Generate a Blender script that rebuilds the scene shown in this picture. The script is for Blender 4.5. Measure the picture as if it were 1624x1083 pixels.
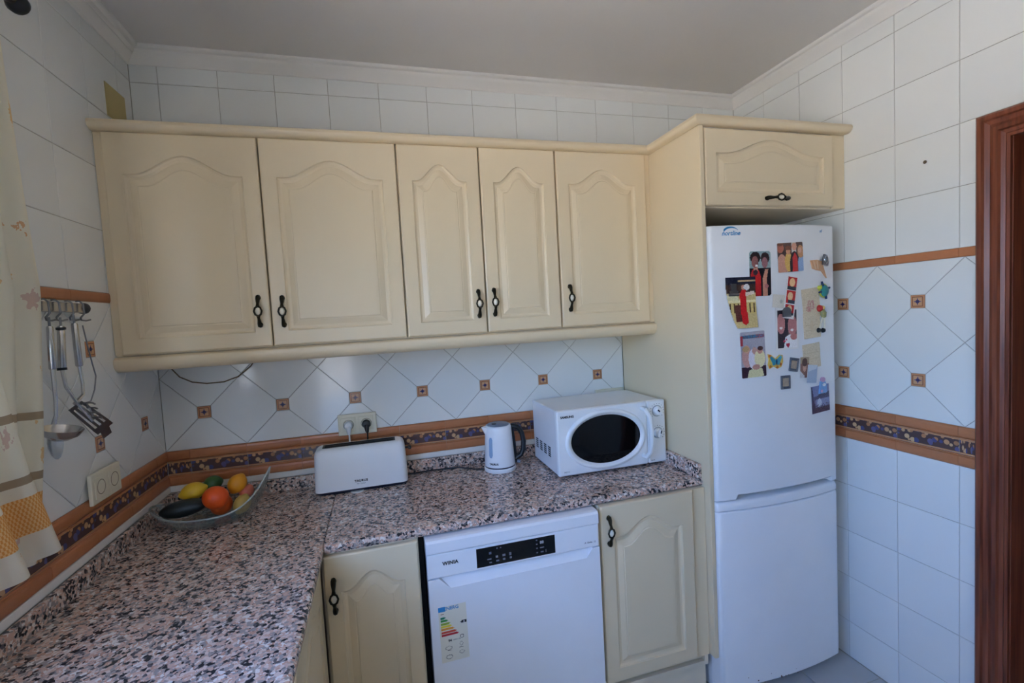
import bpy, bmesh, math, random
import numpy as np
from mathutils import Matrix, Vector
random.seed(7)
sc = bpy.context.scene
for o in list(bpy.data.objects): bpy.data.objects.remove(o)
C = sc.collection
PI = math.pi

# ------------------------------------------------------------------ camera
CAM = Vector((0.8202, -2.1067, 1.553)); YAW, PITCH, ROLL, FPX = 0.2742, -0.0585, -0.0550, 749.93
fw = Vector((math.sin(YAW)*math.cos(PITCH), math.cos(YAW)*math.cos(PITCH), math.sin(PITCH)))
r0 = fw.cross(Vector((0, 0, 1))).normalized(); u0 = r0.cross(fw)
rt = math.cos(ROLL)*r0 + math.sin(ROLL)*u0; up = -math.sin(ROLL)*r0 + math.cos(ROLL)*u0
cam = bpy.data.cameras.new('camera'); cam_o = bpy.data.objects.new('camera', cam); C.objects.link(cam_o)
cam.sensor_width = 36; cam.lens = 36*FPX/1624; cam.clip_start = 0.02
M = Matrix((rt, up, -fw)).transposed().to_4x4(); M.translation = CAM; cam_o.matrix_world = M
sc.camera = cam_o
def at(u, v, x=None, y=None, z=None):
    """a photo pixel on a known plane of the room"""
    D = rt*((u-812)/FPX) + up*((541.5-v)/FPX) + fw
    t = (x-CAM.x)/D.x if x is not None else (y-CAM.y)/D.y if y is not None else (z-CAM.z)/D.z
    return CAM + D*t

# ------------------------------------------------------------------ world, sun, exposure
W, H = 2.679, 2.600
wd = bpy.data.worlds.new('sky'); sc.world = wd; wd.use_nodes = True
nt = wd.node_tree; nt.nodes.clear()
sky = nt.nodes.new('ShaderNodeTexSky'); sky.sky_type = 'NISHITA'; sky.sun_disc = False
sky.sun_elevation = math.radians(48); sky.sun_rotation = math.radians(158); sky.air_density = 1.0; sky.dust_density = 2.2; sky.ozone_density = 3.0
bg = nt.nodes.new('ShaderNodeBackground'); bg.inputs['Strength'].default_value = 1.25
wo = nt.nodes.new('ShaderNodeOutputWorld')
tint = nt.nodes.new('ShaderNodeMix'); tint.data_type = 'RGBA'; tint.blend_type = 'MULTIPLY'; tint.inputs[0].default_value = 1
tint.inputs[7].default_value = (0.70, 0.93, 1.36, 1); nt.links.new(sky.outputs[0], tint.inputs[6]); nt.links.new(tint.outputs[2], bg.inputs[0]); nt.links.new(bg.outputs[0], wo.inputs[0])
sun = bpy.data.lights.new('sun', 'SUN'); sun.energy = 16.0; sun.color = (1.0, 0.90, 0.78); sun.angle = 0.01
sun_o = bpy.data.objects.new('sun', sun); C.objects.link(sun_o)
sun_o.rotation_euler = Vector((-0.30, 0.55, -0.78)).to_track_quat('-Z', 'Y').to_euler()
WY0, WY1, WZ0, WZ1 = -2.50, -1.16, 1.12, 2.20        # window opening in the left wall
BX0, BX1, BZ1, YB = 0.12, 0.54, 2.05, -3.5             # assumed glazed door behind the camera, added for frontal light
def portal(name, loc, sx, sy, towards):
    p = bpy.data.lights.new(name, 'AREA'); p.shape = 'RECTANGLE'; p.size = sx; p.size_y = sy; p.cycles.is_portal = True
    o = bpy.data.objects.new(name, p); C.objects.link(o); o.location = loc
    o.rotation_euler = Vector(towards).to_track_quat('-Z', 'Y').to_euler()
portal('window_daylight', (-.02, (WY0+WY1)/2, (WZ0+WZ1)/2), WY1-WY0, WZ1-WZ0, (1, 0, 0))
portal('added_door_portal', ((BX0+BX1)/2, YB-.02, BZ1/2), BX1-BX0, BZ1, (0, 1, 0))
vs = sc.view_settings; vs.view_transform = 'Standard'; vs.look = 'None'; vs.gamma = 1; vs.use_curve_mapping = False
vs.exposure = 1.12
sc.cycles.max_bounces = 12; sc.cycles.diffuse_bounces = 6; sc.cycles.glossy_bounces = 4; sc.cycles.transparent_max_bounces = 12
sc.cycles.sample_clamp_indirect = 6.0; sc.cycles.caustics_reflective = False; sc.cycles.caustics_refractive = False
sc.cycles.use_denoising = True

# ------------------------------------------------------------------ materials
def lin(c):
    return tuple(((x/255)/12.92 if x/255 <= .04045 else ((x/255+.055)/1.055)**2.4) for x in c)
MATS = {}
def pmat(name, rgb, rough=.5, metal=0., bump=0., bscale=40., vary=0., spec=.5, coat=0., noise_col=None, nscale=8., trans=0., emis=None):
    """procedural principled material: sRGB 0-255 colour, optional noise colour, bump and per-object variation"""
    if name in MATS: return MATS[name]
    m = bpy.data.materials.new(name); m.use_nodes = True; n = m.node_tree.nodes; l = m.node_tree.links
    b = n['Principled BSDF']
    b.inputs['Roughness'].default_value = rough; b.inputs['Metallic'].default_value = metal
    b.inputs['Specular IOR Level'].default_value = spec
    b.inputs['Coat Weight'].default_value = coat; b.inputs['Coat Roughness'].default_value = .08
    b.inputs['Transmission Weight'].default_value = trans
    col = lin(rgb)+(1,)
    tc = n.new('ShaderNodeTexCoord')
    nz = n.new('ShaderNodeTexNoise'); nz.inputs['Scale'].default_value = nscale; nz.inputs['Detail'].default_value = 4
    l.new(tc.outputs['Object'], nz.inputs['Vector'])
    mix = n.new('ShaderNodeMix'); mix.data_type = 'RGBA'
    mix.inputs[6].default_value = col
    mix.inputs[7].default_value = (lin(noise_col)+(1,)) if noise_col else tuple(c*.93 for c in col[:3])+(1,)
    l.new(nz.outputs['Fac'], mix.inputs[0])
    out = mix.outputs[2]
    if vary:
        oi = n.new('ShaderNodeObjectInfo'); hs = n.new('ShaderNodeHueSaturation')
        mr = n.new('ShaderNodeMapRange'); mr.inputs[3].default_value = 1-vary; mr.inputs[4].default_value = 1+vary*.4
        l.new(oi.outputs['Random'], mr.inputs[0]); l.new(mr.outputs[0], hs.inputs['Value']); l.new(out, hs.inputs['Color']); out = hs.outputs[0]
    l.new(out, b.inputs['Base Color'])
    if bump:
        n2 = n.new('ShaderNodeTexNoise'); n2.inputs['Scale'].default_value = bscale; n2.inputs['Detail'].default_value = 2
        l.new(tc.outputs['Object'], n2.inputs['Vector'])
        bp = n.new('ShaderNodeBump'); bp.inputs['Strength'].default_value = bump; bp.inputs['Distance'].default_value = .002
        l.new(n2.outputs['Fac'], bp.inputs['Height']); l.new(bp.outputs[0], b.inputs['Normal'])
    if emis:
        b.inputs['Emission Color'].default_value = lin(emis[0])+(1,); b.inputs['Emission Strength'].default_value = emis[1]
    MATS[name] = m; return m
def ramp(n, stops, interp='CONSTANT'):
    r = n.new('ShaderNodeValToRGB'); r.color_ramp.interpolation = interp
    e = r.color_ramp.elements
    while len(e) < len(stops): e.new(.5)
    for q, (p, c) in zip(e, stops): q.position = p; q.color = lin(c)+(1,)
    return r
def mth(n, l, op, a, b=None, c=None):
    m = n.new('ShaderNodeMath'); m.operation = op
    for i, v in enumerate((a, b, c)):
        if v is None: continue
        if isinstance(v, (int, float)): m.inputs[i].default_value = v
        else: l.new(v, m.inputs[i])
    return m.outputs[0]

white_tile = pmat('white_glazed_tile', (236, 237, 232), .13, bump=.12, bscale=9, vary=.035, noise_col=(230, 231, 226), nscale=3)
grout = pmat('grout', (186, 182, 170), .9, bump=.3, bscale=120, noise_col=(158, 152, 138), nscale=9)
terra = pmat('terracotta_tile', (196, 130, 88), .3, bump=.15, bscale=30, vary=.06, noise_col=(176, 108, 66), nscale=18)
plaster = pmat('ceiling_paint', (222, 218, 212), .85, bump=.15, bscale=60, noise_col=(214, 209, 203), nscale=3)
cornice_m = pmat('cornice_paint', (232, 229, 222), .6, bump=.1, bscale=80)
floor_m = pmat('floor_tile_stone', (196, 196, 192), .3, noise_col=(178, 178, 176), nscale=7, vary=.04, bump=.1)
cream = pmat('cream_lacquer', (230, 212, 178), .33, bump=.06, bscale=60, noise_col=(226, 207, 171), nscale=4, vary=.02)
cream_in = pmat('cream_carcass', (229, 215, 188), .45)
white_lac = pmat('white_enamel', (238, 240, 242), .22, bump=.03, bscale=90)
white_pl = pmat('white_plastic', (236, 238, 238), .32)
ivory = pmat('ivory_plastic', (228, 222, 198), .4)
black_pl = pmat('black_plastic', (18, 18, 20), .35)
gap_shade = pmat('painted_gap_shade', (10, 9, 9), .9)  # near-black standing in for shade inside the gap and slots
navy_pl = pmat('dark_navy_plastic', (28, 30, 50), .4)
blk_glass = pmat('black_glass', (8, 8, 9), .06)
bronze = pmat('antique_bronze', (70, 62, 44), .38, metal=.85, noise_col=(38, 33, 24), nscale=120)
ceramic = pmat('handle_ceramic', (240, 232, 210), .2)
steel = pmat('brushed_steel', (190, 190, 190), .24, metal=1.)
steel_d = pmat('dull_steel', (135, 137, 140), .35, metal=1.)
grey_lid = pmat('grey_lid', (112, 122, 138), .35)
blue_gl = pmat('water_gauge', (150, 178, 208), .2)
rub_brown = pmat('tan_wire', (120, 100, 66), .6)
ink = pmat('black_ink', (24, 24, 26), .6)
ink_grey = pmat('grey_ink', (110, 114, 122), .6)
ink_white = pmat('white_ink', (205, 208, 214), .6)
logo_blue = pmat('logo_blue', (38, 140, 196), .5)
wall_paint = pmat('wall_off_frame', (232, 230, 222), .5)
hall_m = pmat('hall_paint', (120, 96, 78), .9)
rust = pmat('rust_speck', (92, 58, 40), .9)

def wood_mat():
    m = bpy.data.materials.new('mahogany_wood'); m.use_nodes = True; n = m.node_tree.nodes; l = m.node_tree.links; b = n['Principled BSDF']
    tc = n.new('ShaderNodeTexCoord'); mp = n.new('ShaderNodeMapping'); mp.inputs['Scale'].default_value = (40, 40, 1.6)
    nz = n.new('ShaderNodeTexNoise'); nz.inputs['Scale'].default_value = 2.2; nz.inputs['Detail'].default_value = 6
    l.new(tc.outputs['Object'], mp.inputs[0]); l.new(mp.outputs[0], nz.inputs['Vector'])
    r = ramp(n, [(.3, (84, 38, 22)), (.5, (122, 62, 40)), (.7, (140, 78, 52))], 'LINEAR')
    l.new(nz.outputs['Fac'], r.inputs[0]); l.new(r.outputs[0], b.inputs['Base Color'])
    b.inputs['Roughness'].default_value = .35
    return m
wood = wood_mat()

def granite_mat():
    m = bpy.data.materials.new('pink_granite'); m.use_nodes = True; n = m.node_tree.nodes; l = m.node_tree.links; b = n['Principled BSDF']
    tc = n.new('ShaderNodeTexCoord')
    nz = n.new('ShaderNodeTexNoise'); nz.inputs['Scale'].default_value = 140; nz.inputs['Detail'].default_value = 2
    l.new(tc.outputs['Object'], nz.inputs['Vector'])
    sub = n.new('ShaderNodeVectorMath'); sub.operation = 'SCALE'; sub.inputs[3].default_value = .006
    l.new(nz.outputs['Color'], sub.inputs[0])
    add = n.new('ShaderNodeVectorMath'); l.new(tc.outputs['Object'], add.inputs[0]); l.new(sub.outputs[0], add.inputs[1])
    v = n.new('ShaderNodeTexVoronoi'); v.inputs['Scale'].default_value = 132; l.new(add.outputs[0], v.inputs['Vector'])
    sp = n.new('ShaderNodeSeparateColor'); l.new(v.outputs['Color'], sp.inputs[0])
    r = ramp(n, [(0, (50, 47, 48)), (.11, (104, 97, 95)), (.23, (160, 150, 144)), (.44, (202, 168, 150)), (.64, (214, 192, 178)), (.83, (190, 148, 128)), (.92, (224, 216, 208))])
    cl = n.new('ShaderNodeTexNoise'); cl.inputs['Scale'].default_value = 34; cl.inputs['Detail'].default_value = 3
    l.new(tc.outputs['Object'], cl.inputs['Vector'])
    k = mth(n, l, 'MULTIPLY_ADD', cl.outputs['Fac'], 1.1, -.55)
    k = mth(n, l, 'ADD', sp.outputs[0], k); l.new(k, r.inputs[0])
    l.new(r.outputs[0], b.inputs['Base Color']); b.inputs['Roughness'].default_value = .17
    b.inputs['Specular IOR Level'].default_value = .5
    return m
granite = granite_mat()

def decor_mat():
    """border tile: navy band with tan leaf scroll and blue fruit (object X along the tile, Z across)"""
    m = bpy.data.materials.new('floral_border_tile'); m.use_nodes = True; n = m.node_tree.nodes; l = m.node_tree.links; b = n['Principled BSDF']
    uv = n.new('ShaderNodeUVMap'); s = n.new('ShaderNodeSeparateXYZ'); l.new(uv.outputs[0], s.inputs[0])
    X, Z = s.outputs[0], s.outputs[1]
    vo = n.new('ShaderNodeTexVoronoi'); vo.inputs['Scale'].default_value = 1.; vo.inputs['Randomness'].default_value = .85
    cmb = n.new('ShaderNodeCombineXYZ'); l.new(mth(n, l, 'MULTIPLY', X, 10.), cmb.inputs[0]); l.new(mth(n, l, 'MULTIPLY', Z, 2.6), cmb.inputs[1])
    l.new(cmb.outputs[0], vo.inputs['Vector'])
    sp = n.new('ShaderNodeSeparateColor'); l.new(vo.outputs['Color'], sp.inputs[0])
    r = ramp(n, [(0, (196, 150, 108)), (.32, (80, 78, 118)), (.5, (178, 124, 84)), (.72, (96, 92, 130)), (.86, (204, 166, 124))])
    l.new(sp.outputs[0], r.inputs[0])
    leaf = mth(n, l, 'LESS_THAN', vo.outputs['Distance'], .46)
    mx = n.new('ShaderNodeMix'); mx.data_type = 'RGBA'; mx.inputs[6].default_value = lin((86, 64, 60))+(1,)
    l.new(leaf, mx.inputs[0]); l.new(r.outputs[0], mx.inputs[7])
    edge = mth(n, l, 'GREATER_THAN', mth(n, l, 'ABSOLUTE', mth(n, l, 'SUBTRACT', Z, .5)), .40)
    m2 = n.new('ShaderNodeMix'); m2.data_type = 'RGBA'; m2.inputs[7].default_value = lin((204, 150, 104))+(1,)
    l.new(edge, m2.inputs[0]); l.new(mx.outputs[2], m2.inputs[6])
    l.new(m2.outputs[2], b.inputs['Base Color']); b.inputs['Roughness'].default_value = .25
    return m
decor = decor_mat()

def inset_mat():
    m = bpy.data.materials.new('inset_tile_motif'); m.use_nodes = True; n = m.node_tree.nodes; l = m.node_tree.links; b = n['Principled BSDF']
    uv = n.new('ShaderNodeUVMap'); s = n.new('ShaderNodeSeparateXYZ'); l.new(uv.outputs[0], s.inputs[0])
    ax = mth(n, l, 'ABSOLUTE', mth(n, l, 'SUBTRACT', s.outputs[0], .5)); az = mth(n, l, 'ABSOLUTE', mth(n, l, 'SUBTRACT', s.outputs[1], .5))
    mxv = mth(n, l, 'MAXIMUM', ax, az); sm = mth(n, l, 'ADD', ax, az)
    def step(base, cond, colr):
        k = n.new('ShaderNodeMix'); k.data_type = 'RGBA'; l.new(cond, k.inputs[0])
        if isinstance(base, tuple): k.inputs[6].default_value = lin(base)+(1,)
        else: l.new(base, k.inputs[6])
        k.inputs[7].default_value = lin(colr)+(1,); return k.outputs[2]
    c = step((200, 140, 98), mth(n, l, 'LESS_THAN', mxv, .37), (124, 74, 52))
    c = step(c, mth(n, l, 'LESS_THAN', mxv, .32), (206, 158, 116))
    pet = mth(n, l, 'LESS_THAN', mth(n, l, 'MULTIPLY', ax, az), .006)
    pet = mth(n, l, 'MULTIPLY', pet, mth(n, l, 'LESS_THAN', sm, .27))
    c = step(c, pet, (66, 62, 118))
    c = step(c, mth(n, l, 'LESS_THAN', mxv, .11), (50, 44, 84))
    l.new(c, b.inputs['Base Color']); b.inputs['Roughness'].default_value = .25
    return m
inset_m = inset_mat()

def curtain_mat():
    """sheer printed cotton: V is metres above the hem; gingham border, taupe stripes, autumn-leaf sprigs"""
    m = bpy.data.materials.new('leaf_print_curtain'); m.use_nodes = True; n = m.node_tree.nodes; l = m.node_tree.links
    for q in list(n): n.remove(q)
    out = n.new('ShaderNodeOutputMaterial'); uv = n.new('ShaderNodeUVMap'); s = n.new('ShaderNodeSeparateXYZ'); l.new(uv.outputs[0], s.inputs[0])
    U, V = s.outputs[0], s.outputs[1]
    def mixc(a, f, colr):
        k = n.new('ShaderNodeMix'); k.data_type = 'RGBA'; l.new(f, k.inputs[0])
        if isinstance(a, tuple): k.inputs[6].default_value = lin(a)+(1,)
        else: l.new(a, k.inputs[6])
        if isinstance(colr, tuple): k.inputs[7].default_value = lin(colr)+(1,)
        else: l.new(colr, k.inputs[7])
        return k.outputs[2]
    def band(a, b_): return mth(n, l, 'MULTIPLY', mth(n, l, 'GREATER_THAN', V, a), mth(n, l, 'LESS_THAN', V, b_))
    vo = n.new('ShaderNodeTexVoronoi'); vo.inputs['Scale'].default_value = 11; l.new(uv.outputs[0], vo.inputs['Vector'])
    nz = n.new('ShaderNodeTexNoise'); nz.inputs['Scale'].default_value = 70; l.new(uv.outputs[0], nz.inputs['Vector'])
    d = mth(n, l, 'ADD', vo.outputs['Distance'], mth(n, l, 'MULTIPLY', mth(n, l, 'SUBTRACT', nz.outputs['Fac'], .5), .75))
    leaf = mth(n, l, 'LESS_THAN', d, .20)
    sp = n.new('ShaderNodeSeparateColor'); l.new(vo.outputs['Color'], sp.inputs[0])
    lc = ramp(n, [(0, (226, 182, 112)), (.4, (214, 150, 92)), (.7, (206, 170, 156))]); l.new(sp.outputs[1], lc.inputs[0])
    c = mixc((232, 226, 206), mth(n, l, 'MULTIPLY', leaf, .75), lc.outputs[0])
    for a, b_ in ((.160, .176), (.280, .296)): c = mixc(c, band(a, b_), (166, 148, 122))
    ck = n.new('ShaderNodeTexChecker'); ck.inputs['Scale'].default_value = 140; ck.inputs[1].default_value = lin((226, 160, 84))+(1,); ck.inputs[2].default_value = lin((240, 200, 140))+(1,)
    l.new(uv.outputs[0], ck.inputs['Vector'])
    c = mixc(c, band(.060, .135), ck.outputs[0])
    dif = n.new('ShaderNodeBsdfDiffuse'); tr = n.new('ShaderNodeBsdfTranslucent'); l.new(c, dif.inputs[0]); l.new(c, tr.inputs[0])
    mx = n.new('ShaderNodeMixShader'); mx.inputs[0].default_value = .35
    l.new(dif.outputs[0], mx.inputs[1]); l.new(tr.outputs[0], mx.inputs[2]); l.new(mx.outputs[0], out.inputs[0])
    return m
curtain_m = curtain_mat()

def glass_mat(name, tint, mixf, milky=0.):
    m = bpy.data.materials.new(name); m.use_nodes = True; n = m.node_tree.nodes; l = m.node_tree.links
    for q in list(n): n.remove(q)
    out = n.new('ShaderNodeOutputMaterial'); tr = n.new('ShaderNodeBsdfTransparent'); tr.inputs[0].default_value = tint+(1,)
    gl = n.new('ShaderNodeBsdfGlossy'); gl.inputs['Roughness'].default_value = .03; gl.inputs[0].default_value = (.9, .95, .95, 1)
    lw = n.new('ShaderNodeLayerWeight'); lw.inputs[0].default_value = .5
    k = mth(n, l, 'MULTIPLY_ADD', mth(n, l, 'POWER', lw.outputs['Facing'], 3.), .75, mixf)
    mx = n.new('ShaderNodeMixShader'); l.new(k, mx.inputs[0]); l.new(tr.outputs[0], mx.inputs[1]); l.new(gl.outputs[0], mx.inputs[2])
    df = n.new('ShaderNodeBsdfDiffuse'); df.inputs[0].default_value = (.62, .68, .66, 1)
    m2 = n.new('ShaderNodeMixShader'); m2.inputs[0].default_value = milky; l.new(mx.outputs[0], m2.inputs[1]); l.new(df.outputs[0], m2.inputs[2]); l.new(m2.outputs[0], out.inputs[0])
    return m
bowl_glass = glass_mat('bowl_glass', (.88, .92, .91), .07, .05)
rim_glass = glass_mat('bowl_rim_glass', (.80, .86, .85), .16, .30)
pane_glass = glass_mat('window_glass', (.97, .985, .985), .0)

def print_mat():
    m = bpy.data.materials.new('printed_paper'); m.use_nodes = True; n = m.node_tree.nodes; l = m.node_tree.links; b = n['Principled BSDF']
    a = n.new('ShaderNodeVertexColor'); a.layer_name = 'print'; l.new(a.outputs[0], b.inputs['Base Color']); b.inputs['Roughness'].default_value = .35
    return m
print_m = print_mat()

# ------------------------------------------------------------------ mesh helpers
ORG = {}
def obj(name, mesh, mat, parent=None, smooth=False, kind=None, label=None):
    if isinstance(mesh, bmesh.types.BMesh):
        me = bpy.data.meshes.new(name)
        bmesh.ops.recalc_face_normals(mesh, faces=mesh.faces)
        mesh.to_mesh(me); mesh.free()
    else: me = mesh
    o = bpy.data.objects.new(name, me); C.objects.link(o)
    if mat: me.materials.clear(); me.materials.append(mat)
    if parent is not None:
        o.parent = parent
        org = ORG.get(parent.name)
        if org is not None: me.transform(Matrix.Translation(-org)); ORG[o.name] = org
    if smooth:
        me.polygons.foreach_set('use_smooth', [True]*len(me.polygons))
        try: me.set_sharp_from_angle(angle=math.radians(35))
        except Exception: pass
    if kind: o['kind'] = kind
    if label: o['label'] = label
    return o
def thing(name, label, cat, loc=(0, 0, 0), rz=0., group=None):
    o = bpy.data.objects.new(name, None); C.objects.link(o); o.location = loc; o.rotation_euler = (0, 0, rz); o.empty_display_size = .05
    o['label'] = label; o['category'] = cat
    if group: o['group'] = group
    return o
def wthing(name, label, cat, loc, group=None):
    """a thing whose parts are written in room coordinates"""
    o = thing(name, label, cat, loc, 0, group); ORG[o.name] = Vector(loc); return o
def tag(o, label, cat, group=None):
    o['label'] = label; o['category'] = cat
    if group: o['group'] = group
    return o
def struct(o): o['kind'] = 'structure'; return o
def box(bm, x0, x1, y0, y1, z0, z1, r=0., seg=2):
    g = bmesh.ops.create_cube(bm, size=1.)
    for v in g['verts']: v.co = Vector(((x0+x1)/2+v.co.x*(x1-x0), (y0+y1)/2+v.co.y*(y1-y0), (z0+z1)/2+v.co.z*(z1-z0)))
    if r:
        ed = {e for v in g['verts'] for e in v.link_edges}
        bmesh.ops.bevel(bm, geom=list(ed), offset=r, segments=seg, affect='EDGES', profile=.5)
    return bm
def B(*a, **k): return box(bmesh.new(), *a, **k)
def poly_mesh(verts, faces, name='mesh'):
    me = bpy.data.meshes.new(name); me.from_pydata([tuple(v) for v in verts], [], faces); me.update()
    bm = bmesh.new(); bm.from_mesh(me); bmesh.ops.recalc_face_normals(bm, faces=bm.faces); bm.to_mesh(me); bm.free(); return me
def loft(loops, cap0=True, cap1=True, closed=True):
    """quads between loops of equal length"""
    bm = bmesh.new(); L = [[bm.verts.new(p) for p in lp] for lp in loops]; n = len(L[0])
    for a, b in zip(L, L[1:]):
        for i in range(n if closed else n-1):
            j = (i+1) % n
            try: bm.faces.new((a[i], a[j], b[j], b[i]))
            except ValueError: pass
    if cap0: bm.faces.new(L[0])
    if cap1: bm.faces.new(L[-1])
    return bm
def tube(pts, rad, seg=8, cap=True):
    pts = [Vector(p) for p in pts]; n = len(pts)
    rad = rad if isinstance(rad, (list, tuple)) else [rad]*n
    loops = []; ref = None
    for i, p in enumerate(pts):
        t = (pts[min(i+1, n-1)]-pts[max(i-1, 0)]).normalized()
        if ref is None: ref = t.orthogonal().normalized()
        ref = (ref - t*ref.dot(t)).normalized(); bn = t.cross(ref)
        loops.append([p+rad[i]*(math.cos(2*PI*k/seg)*ref+math.sin(2*PI*k/seg)*bn) for k in range(seg)])
    return loft(loops, cap, cap)
def join(*bms):
    out = bmesh.new()
    for b in bms:
        me = bpy.data.meshes.new('t'); b.to_mesh(me); b.free(); out.from_mesh(me); bpy.data.meshes.remove(me)
    return out
def lathe(prof, seg=28, c=(0, 0, 0), axis='Z'):
    c = Vector(c); loops = []
    for r, h in prof:
        lp = []
        for k in range(seg):
            a = 2*PI*k/seg; p = (r*math.cos(a), r*math.sin(a), h)
            p = p if axis == 'Z' else (p[0], p[2], p[1]) if axis == 'Y' else (p[2], p[0], p[1])
            lp.append(c+Vector(p))
        loops.append(lp)
    return loft(loops)
def prism(poly, f, d0, d1):
    """extrude a 2-D polygon between depths d0 and d1, f maps (a, b, depth) to a point"""
    return loft([[f(a, b, d0) for a, b in poly], [f(a, b, d1) for a, b in poly]])
def text_mesh(s, size, bold=.0, shear=0., spacing=1.):
    cu = bpy.data.curves.new('txt', 'FONT'); cu.body = s; cu.size = size; cu.align_x = 'CENTER'; cu.align_y = 'CENTER'
    cu.offset = bold; cu.shear = shear; cu.resolution_u = 3; cu.extrude = .0002; cu.space_character = spacing
    o = bpy.data.objects.new('txt', cu); C.objects.link(o); bpy.context.view_layer.update()
    me = bpy.data.meshes.new_from_object(o.evaluated_get(bpy.context.evaluated_depsgraph_get()))
    bpy.data.objects.remove(o); bpy.data.curves.remove(cu); return me
def text(name, s, size, pos, parent, mat, rz=0., **k):
    """flat lettering facing -y (rotated by rz about z) at a room position"""
    me = text_mesh(s, size, **k); me.transform(Matrix.Translation(pos) @ Matrix.Rotation(rz, 4, 'Z') @ Matrix.Rotation(PI/2, 4, 'X'))
    return obj(name, me, mat, parent)

# ------------------------------------------------------------------ room shell
ZI = 1.234; d = .2*2**.5; INS = .0235; G = .0009
Z_BAND0, Z_BAND1 = .957, ZI-d/2                      # border band
Z_ST0 = ZI+1.5*d; Z_ST1 = Z_ST0+.030                 # terracotta strip
wall_back = struct(obj('wall_back', B(-.12, W+.12, .0022, .14, -.02, H+.05), grout))
bm = bmesh.new()
box(bm, -.14, -.0022, YB-.12, WY0, -.02, H+.05); box(bm, -.14, -.0022, WY1, .14, -.02, H+.05)
box(bm, -.14, -.0022, WY0, WY1, -.02, WZ0); box(bm, -.14, -.0022, WY0, WY1, WZ1, H+.05)
wall_left = struct(obj('wall_left', bm, grout))
DY0, DY1, DZ = -1.94, -1.105, 2.035                   # doorway in the right wall
bm = bmesh.new()
box(bm, W+.0022, W+.14, DY1, .14, -.02, H+.05); box(bm, W+.0022, W+.14, YB-.12, DY0, -.02, H+.05); box(bm, W+.0022, W+.14, DY0, DY1, DZ, H+.05)
wall_right = struct(obj('wall_right', bm, grout))
bm = bmesh.new()
box(bm, -.12, BX0, YB-.14, YB, -.02, H+.05); box(bm, BX1, W+.12, YB-.14, YB, -.02, H+.05); box(bm, BX0, BX1, YB-.14, YB, BZ1, H+.05)
wall_front = struct(obj('wall_front', bm, wall_paint))
ceiling = struct(obj('ceiling', B(-.14, W+.14, YB-.14, .14, H, H+.12), plaster))
floor = struct(obj('floor', B(-.14, W+.14, YB-.14, .14, -.12, -.003), grout))

# frames: local X along the wall, local Y into the wall, Z up
FR = {'back': Matrix.Identity(4),
      'left': Matrix(((0, -1, 0, 0), (1, 0, 0, 0), (0, 0, 1, 0), (0, 0, 0, 1))),
      'right': Matrix(((0, 1, 0, W), (-1, 0, 0, 0), (0, 0, 1, 0), (0, 0, 0, 1)))}
WALL = {'back': wall_back, 'left': wall_left, 'right': wall_right}
def clip(poly, a0, a1, b0, b1):
    for ax, val, sg in ((0, a0, 1), (0, a1, -1), (1, b0, 1), (1, b1, -1)):
        out = []
        for i in range(len(poly)):
            p, q = poly[i], poly[(i+1) % len(poly)]
            dp, dq = sg*(p[ax]-val), sg*(q[ax]-val)
            if dp >= 0: out.append(p)
            if dp*dq < 0:
                t = dp/(dp-dq); out.append((p[0]+t*(q[0]-p[0]), p[1]+t*(q[1]-p[1])))
        poly = out
        if len(poly) < 3: return []
    return poly
def shrink(poly, g):
    """move every edge of a convex counter-clockwise polygon inwards by g"""
    n = len(poly); res = []
    for i in range(n):
        p0, p1, p2 = Vector(poly[i-1]), Vector(poly[i]), Vector(poly[(i+1) % n])
        e1, e2 = (p1-p0).normalized(), (p2-p1).normalized()
        n1, n2 = Vector((-e1.y, e1.x)), Vector((-e2.y, e2.x)); den = 1+n1.dot(n2)
        res.append(tuple(p1+(n1+n2)*(g/max(den, .2))))
    return res
def area(p): return .5*sum(p[i][0]*p[(i+1) % len(p)][1]-p[(i+1) % len(p)][0]*p[i][1] for i in range(len(p)))
TM = {}
def put_tile(wall, poly, mat, name='tile', proud=0., prof=None):
    q = [poly[0]]
    for v in poly[1:]:
        if (Vector(v)-Vector(q[-1])).length > 1e-4: q.append(v)
    poly = q if (Vector(q[0])-Vector(q[-1])).length > 1e-4 else q[:-1]
    if len(poly) < 3 or abs(area(poly)) < 2e-4 and name == 'tile': return
    if area(poly) < 0: poly = poly[::-1]
    xs = [p[0] for p in poly]; zs = [p[1] for p in poly]
    ca, cb = (min(xs)+max(xs))/2, (min(zs)+max(zs))/2
    key = (mat.name, proud, prof is not None) + tuple(round(v, 4) for p in poly for v in (p[0]-ca, p[1]-cb))
    me = TM.get(key)
    if me is None:
        lp = [(p[0]-ca, p[1]-cb) for p in poly]
        if prof is None:
            s1 = shrink(lp, G); s2 = shrink(lp, G+.0014)
            loops = [[(a, .004, b) for a, b in s1], [(a, .0011-proud, b) for a, b in s1], [(a, -proud, b) for a, b in s2]]
            bm = loft(loops, cap0=False)
        else:                                           # moulding: section swept along the wall
            x0, x1 = min(p[0] for p in lp)+G*.6, max(p[0] for p in lp)-G*.6
            bm = loft([[(x0, y, z) for z, y in prof], [(x1, y, z) for z, y in prof]])
        me = bpy.data.meshes.new(name); bmesh.ops.recalc_face_normals(bm, faces=bm.faces)
        uvl = bm.loops.layers.uv.new('UVMap'); w_, h_ = max(xs)-min(xs), max(zs)-min(zs)
        for f in bm.faces:
            for lo in f.loops: lo[uvl].uv = ((lo.vert.co.x+w_/2)/(w_ if w_ < .1 else .2), (lo.vert.co.z+h_/2)/h_)
        bm.to_mesh(me); bm.free(); me.materials.append(mat); TM[key] = me
    o = bpy.data.objects.new(name, me); C.objects.link(o); o.parent = WALL[wall]
    o.matrix_local = FR[wall] @ Matrix.Translation((ca, 0, cb))
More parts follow.
